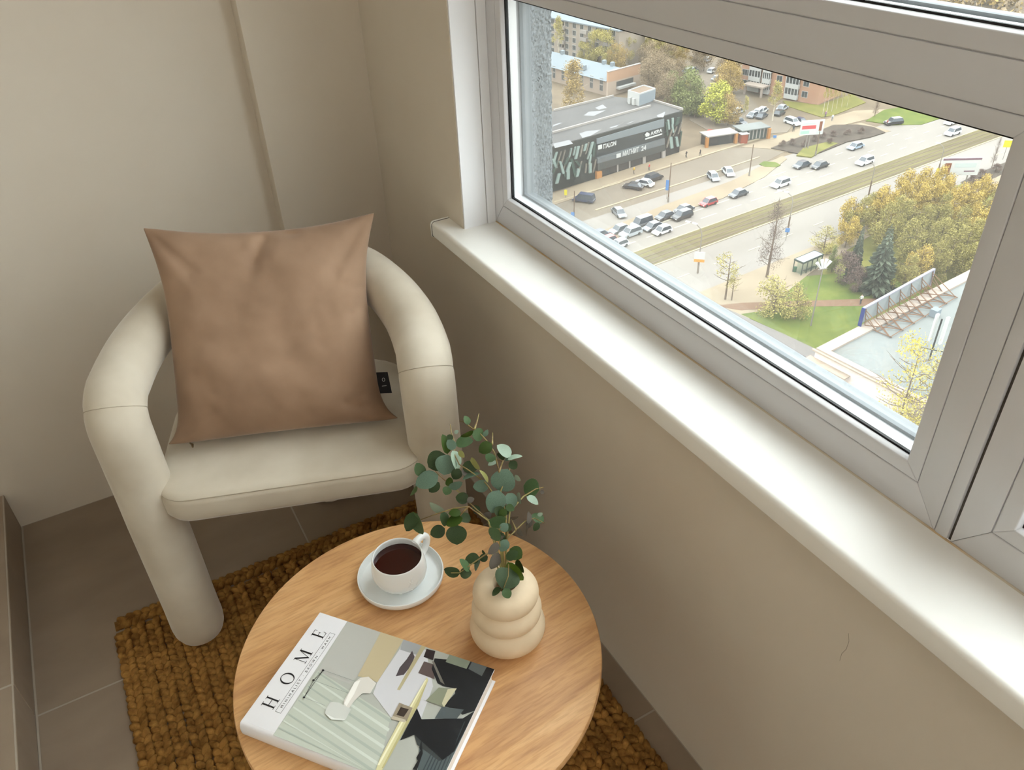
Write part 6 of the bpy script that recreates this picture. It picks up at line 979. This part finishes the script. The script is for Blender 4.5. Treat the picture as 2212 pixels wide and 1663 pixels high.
for k,(c,pts) in enumerate([((176, 178, 170), [(0.0546, 0.2321), (0.3305, 0.2269), (0.3566, 0.0557), (0.3521, -0.0296), (0.0598, -0.0002)]), ((182, 182, 176), [(0.0546, 0.2321), (0.1177, 0.2312), (0.1263, 0.1313), (0.1212, 0.1155), (0.0617, 0.1158)]), ((188, 194, 182), [(0.0598, -0.0002), (0.0613, 0.1185), (0.2097, 0.0873), (0.2341, 0.005), (0.2317, -0.0547)]), ((172, 180, 170), [(0.0628, 0.1162), (0.2141, 0.0839), (0.2144, 0.0789), (0.0632, 0.1135)]), ((206, 212, 202), [(0.0625, 0.1028), (0.2175, 0.0703), (0.2177, 0.0654), (0.0629, 0.1001)]), ((172, 180, 170), [(0.0622, 0.0896), (0.2208, 0.057), (0.221, 0.0522), (0.0626, 0.087)]), ((206, 212, 202), [(0.062, 0.0765), (0.224, 0.044), (0.2242, 0.0393), (0.0623, 0.074)]), ((172, 180, 170), [(0.0617, 0.0637), (0.2272, 0.0312), (0.2274, 0.0265), (0.0621, 0.0612)]), ((206, 212, 202), [(0.0614, 0.0511), (0.2303, 0.0186), (0.2305, 0.014), (0.0618, 0.0486)]), ((172, 180, 170), [(0.0612, 0.0387), (0.2334, 0.0062), (0.2335, 0.0018), (0.0615, 0.0362)]), ((206, 212, 202), [(0.0609, 0.0264), (0.2364, -0.0059), (0.2365, -0.0103), (0.0613, 0.024)]), ((172, 180, 170), [(0.0607, 0.0144), (0.2393, -0.0178), (0.2395, -0.0221), (0.061, 0.012)]), ((206, 206, 210), [(0.1656, 0.2116), (0.2055, 0.2122), (0.2465, 0.1566), (0.2541, 0.0994), (0.2097, 0.0873), (0.1649, 0.1126), (0.161, 0.133)]), ((192, 178, 146), [(0.1192, 0.2285), (0.162, 0.2286), (0.1613, 0.1326), (0.1263, 0.1313)]), ((160, 162, 164), [(0.162, 0.2286), (0.2005, 0.2275), (0.1992, 0.1986), (0.166, 0.1982)]), ((80, 72, 76), [(0.1855, 0.203), (0.1947, 0.194), (0.1971, 0.1775), (0.1939, 0.1587), (0.1832, 0.1519), (0.1814, 0.1682), (0.1847, 0.1859)]), ((178, 168, 134), [(0.1953, 0.2271), (0.2027, 0.2268), (0.201, 0.132), (0.1964, 0.1319)]), ((48, 38, 40), [(0.2058, 0.2144), (0.2211, 0.2156), (0.2254, 0.1989), (0.2083, 0.199)]), ((96, 82, 80), [(0.2127, 0.1919), (0.2292, 0.1922), (0.2431, 0.1685), (0.2138, 0.1694)]), ((26, 28, 32), [(0.2261, 0.2027), (0.2836, 0.2182), (0.3305, 0.2269), (0.332, 0.1994), (0.3281, 0.1406), (0.3094, 0.1284), (0.2976, 0.133), (0.2762, 0.1316), (0.2839, 0.1569), (0.2801, 0.165), (0.2614, 0.1621), (0.2506, 0.1636), (0.2302, 0.184)]), ((120, 116, 108), [(0.2246, 0.1963), (0.2277, 0.1975), (0.2624, 0.1652), (0.2537, 0.1675)]), ((132, 140, 124), [(0.2455, 0.2305), (0.2824, 0.2294), (0.2824, 0.2028), (0.2457, 0.2027)]), ((92, 98, 98), [(0.2851, 0.2274), (0.311, 0.2254), (0.3103, 0.1991), (0.285, 0.2038)]), ((84, 94, 96), [(0.3124, 0.1219), (0.3274, 0.1395), (0.3271, 0.07), (0.3312, 0.0041), (0.2971, -0.0299), (0.2856, 0.029), (0.2683, 0.0694)]), ((84, 92, 94), [(0.2747, 0.1297), (0.308, 0.1369), (0.3042, 0.1188), (0.2731, 0.108)]), ((26, 28, 32), [(0.2403, 0.1142), (0.2556, 0.0999), (0.3121, 0.1226), (0.3271, 0.1402), (0.3227, 0.0719), (0.3126, 0.0541), (0.2566, 0.0743), (0.2411, 0.0592)]), ((60, 64, 64), [(0.2566, 0.0743), (0.3126, 0.0541), (0.3082, 0.0512), (0.2674, 0.0619)]), ((58, 66, 70), [(0.318, 0.1202), (0.3165, 0.1189), (0.3235, -0.0037), (0.3254, -0.0023)]), ((58, 66, 70), [(0.3139, 0.1131), (0.3124, 0.1118), (0.3184, -0.0043), (0.3204, -0.0029)]), ((58, 66, 70), [(0.3098, 0.1061), (0.3083, 0.1048), (0.3133, -0.005), (0.3153, -0.0036)]), ((58, 66, 70), [(0.3057, 0.0991), (0.3042, 0.0978), (0.3082, -0.0056), (0.3102, -0.0042)]), ((58, 66, 70), [(0.3017, 0.0922), (0.3002, 0.0909), (0.3031, -0.0063), (0.3051, -0.0049)]), ((58, 66, 70), [(0.2977, 0.0853), (0.2961, 0.084), (0.298, -0.0069), (0.3, -0.0055)]), ((58, 66, 70), [(0.2937, 0.0785), (0.2922, 0.0772), (0.2929, -0.0075), (0.2949, -0.0061)]), ((26, 28, 32), [(0.2707, 0.0703), (0.2725, 0.059), (0.2765, 0.0557), (0.2757, 0.0437), (0.2797, 0.0405), (0.2788, 0.0264), (0.2851, 0.0276), (0.2815, 0.0529)]), ((26, 28, 32), [(0.2521, 0.0986), (0.3121, 0.1226), (0.3217, 0.0715), (0.3126, 0.0541), (0.2616, 0.073)]), ((138, 142, 122), [(0.2561, 0.1574), (0.283, 0.1642), (0.277, 0.13), (0.2472, 0.1299)]), ((200, 194, 164), [(0.2703, 0.1594), (0.2827, 0.1659), (0.2783, 0.1297), (0.2725, 0.1341)]), ((212, 206, 160), [(0.2304, 0.1672), (0.2347, 0.1632), (0.2401, 0.1194), (0.2387, 0.0101), (0.2314, -0.0028), (0.2272, 0.0254), (0.2258, 0.0807), (0.2285, 0.1177)]), ((236, 232, 200), [(0.23, 0.1614), (0.2319, 0.1633), (0.2317, 0.0155), (0.2287, 0.0144)]), ((186, 178, 130), [(0.2345, 0.1626), (0.2405, 0.1195), (0.2392, 0.0126), (0.2367, 0.0128), (0.2352, 0.1241)]), ((150, 138, 120), [(0.2111, 0.1125), (0.2344, 0.112), (0.2361, 0.0891), (0.2122, 0.0852)]), ((60, 50, 44), [(0.2167, 0.1067), (0.2299, 0.1078), (0.2286, 0.0939), (0.2166, 0.093)]), ((190, 180, 160), [(0.2123, 0.0896), (0.234, 0.0908), (0.2346, 0.0865), (0.212, 0.0841)]), ((216, 212, 204), [(0.1327, 0.1295), (0.1438, 0.1356), (0.1609, 0.1297), (0.1613, 0.1107), (0.15, 0.1071), (0.1448, 0.0917), (0.1437, 0.0777), (0.1348, 0.0762), (0.1293, 0.086), (0.129, 0.0993), (0.1281, 0.1194)]), ((240, 238, 232), [(0.1304, 0.0971), (0.1281, 0.1194), (0.1348, 0.1261), (0.1385, 0.1001), (0.1384, 0.0788), (0.1326, 0.0819)]), ((204, 206, 200), [(0.1113, 0.0771), (0.1245, 0.0802), (0.1477, 0.0771), (0.1487, 0.0599), (0.1323, 0.0553), (0.1137, 0.0571), (0.1106, 0.0671)]), ((228, 230, 226), [(0.1137, 0.0571), (0.1323, 0.0553), (0.1487, 0.0599), (0.1465, 0.0573), (0.1282, 0.0517)]), ((40, 42, 44), [(0.0694, 0.1204), (0.0652, 0.0997), (0.066, 0.0994), (0.0702, 0.1201)]), ((40, 42, 44), [(0.0652, 0.0996), (0.0682, 0.0687), (0.069, 0.0686), (0.066, 0.0995)]), ((40, 42, 44), [(0.0694, 0.1203), (0.0682, 0.0688), (0.069, 0.0686), (0.0702, 0.1201)]), ((120, 124, 122), [(0.0709, 0.1204), (0.1286, 0.1207), (0.1285, 0.1212), (0.0708, 0.1209)]), ((120, 124, 122), [(0.067, 0.0992), (0.1286, 0.0989), (0.1285, 0.0993), (0.0669, 0.0997)]), ((140, 144, 142), [(0.069, 0.068), (0.1072, 0.0682), (0.1071, 0.0687), (0.0688, 0.0685)]), ((36, 36, 38), [(0.0717, 0.121), (0.0719, 0.1196), (0.0708, 0.1186), (0.0691, 0.1186), (0.0678, 0.1195), (0.0676, 0.1209), (0.0687, 0.1219), (0.0704, 0.1219)]), ((36, 36, 38), [(0.0675, 0.1002), (0.0677, 0.0989), (0.0666, 0.098), (0.0649, 0.0979), (0.0636, 0.0988), (0.0635, 0.1001), (0.0645, 0.1011), (0.0662, 0.1011)]), ((36, 36, 38), [(0.0705, 0.0694), (0.0707, 0.0681), (0.0696, 0.0672), (0.068, 0.0671), (0.0667, 0.068), (0.0665, 0.0692), (0.0676, 0.0702), (0.0692, 0.0702)])]):
    m_=pm(c)
    if m_ not in mats: mats.append(m_)
    z=BT+.00004+.00004*k
    pts=[(min(BH-.0003,max(.0003,x)),min(BW-.0003,max(.0005,y))) for x,y in pts]
    n=len(pts); a=sum(pts[i][0]*pts[(i+1)%n][1]-pts[(i+1)%n][0]*pts[i][1] for i in range(n))
    if a<0: pts=pts[::-1]
    cp_.add([(x,y,z) for x,y in pts],[tuple(range(n))],mats.index(m_))
cp_.build('cover_picture',mats,bk)
M_ink=mat('black_ink',(24,24,28),.4)
zt_=BT+.0003
# HOME in serif capitals, strokes built as flat shapes; glyph box 1 high
def rect(x0,y0,x1,y1): return [(x0,y0),(x1,y0),(x1,y1),(x0,y1)]
GL={'H':[rect(.13,.0,.25,1),rect(.65,0,.77,1),rect(.25,.48,.65,.53),rect(.03,0,.35,.035),rect(.03,.965,.35,1),rect(.55,0,.87,.035),rect(.55,.965,.87,1)],
    'M':[rect(.15,0,.19,1),rect(.86,0,.99,1),[(.10,1),(.25,1),(.62,.16),(.56,.0)],[(.88,1),(.92,1),(.60,.0),(.56,.0)],rect(.03,0,.32,.035),rect(.03,.965,.2,1),rect(.76,0,1.09,.035),rect(.86,.965,1.09,1)],
    'E':[rect(.13,0,.25,1),rect(.03,0,.62,.04),rect(.03,.96,.60,1),rect(.25,.49,.5,.53),[(.60,1),(.56,1),(.575,.78),(.6,.78)],[(.62,0),(.58,0),(.63,.26),(.66,.26)],rect(.48,.40,.505,.62)]}
ol=[];il=[]
for k in range(32):
    a=2*math.pi*k/32; ol.append((.5+.46*math.cos(a),.5+.52*math.sin(a))); il.append((.5+.335*math.cos(a),.5+.475*math.sin(a)))
GL['O']=[[ol[k],ol[(k+1)%32],il[(k+1)%32],il[k]] for k in range(32)]
for ch,x,y,hh in [('H', 0.0348, 0.0342, 0.0222), ('O', 0.0348, 0.0776, 0.0222), ('M', 0.0348, 0.1201, 0.0222), ('E', 0.0348, 0.1706, 0.0222)]:          # x = down-page position of the baseline, y = reading position of the glyph start
    g=MB()
    for poly in GL[ch]:
        q=[(x-v*hh, y+u*hh) for u,v in poly]; n=len(q); a=sum(q[i][0]*q[(i+1)%n][1]-q[(i+1)%n][0]*q[i][1] for i in range(n))
        if a<0: q=q[::-1]
        g.add([(px,py,zt_) for px,py in q],[tuple(range(n))])
    g.build('title_letter',M_ink,bk)
bx=(0.0396, 0.0497, 0.034, 0.1875); x0,x1,y0,y1=bx; lw=.0004
MB().box(x0,x0+lw,y0,y1,zt_-.0001,zt_).box(x1-lw,x1,y0,y1,zt_-.0001,zt_).box(x0,x1,y0,y0+lw,zt_-.0001,zt_).box(x0,x1,y1-lw,y1,zt_-.0001,zt_).build('title_frame',M_ink,bk)
bpy.context.view_layer.update()
c=bpy.data.curves.new('subtitle','FONT'); c.body='MINIMALIST \u00b7 BROWN \u00b7 WARM'; c.size=.0056; c.extrude=.00002; c.space_character=1.7; c.materials.append(M_ink); c.align_x='LEFT'
o=bpy.data.objects.new('subtitle',c); COL.objects.link(o); o.parent=bk
o.matrix_local=Matrix(((0,-1,0,x1-(x1-x0)*.30),(1,0,0,y0+.008),(0,0,1,zt_),(0,0,0,1)))
o=text_mesh(o); w_=o.dimensions.x
if w_>0: o.scale=((y1-y0-.016)/w_,1,1)
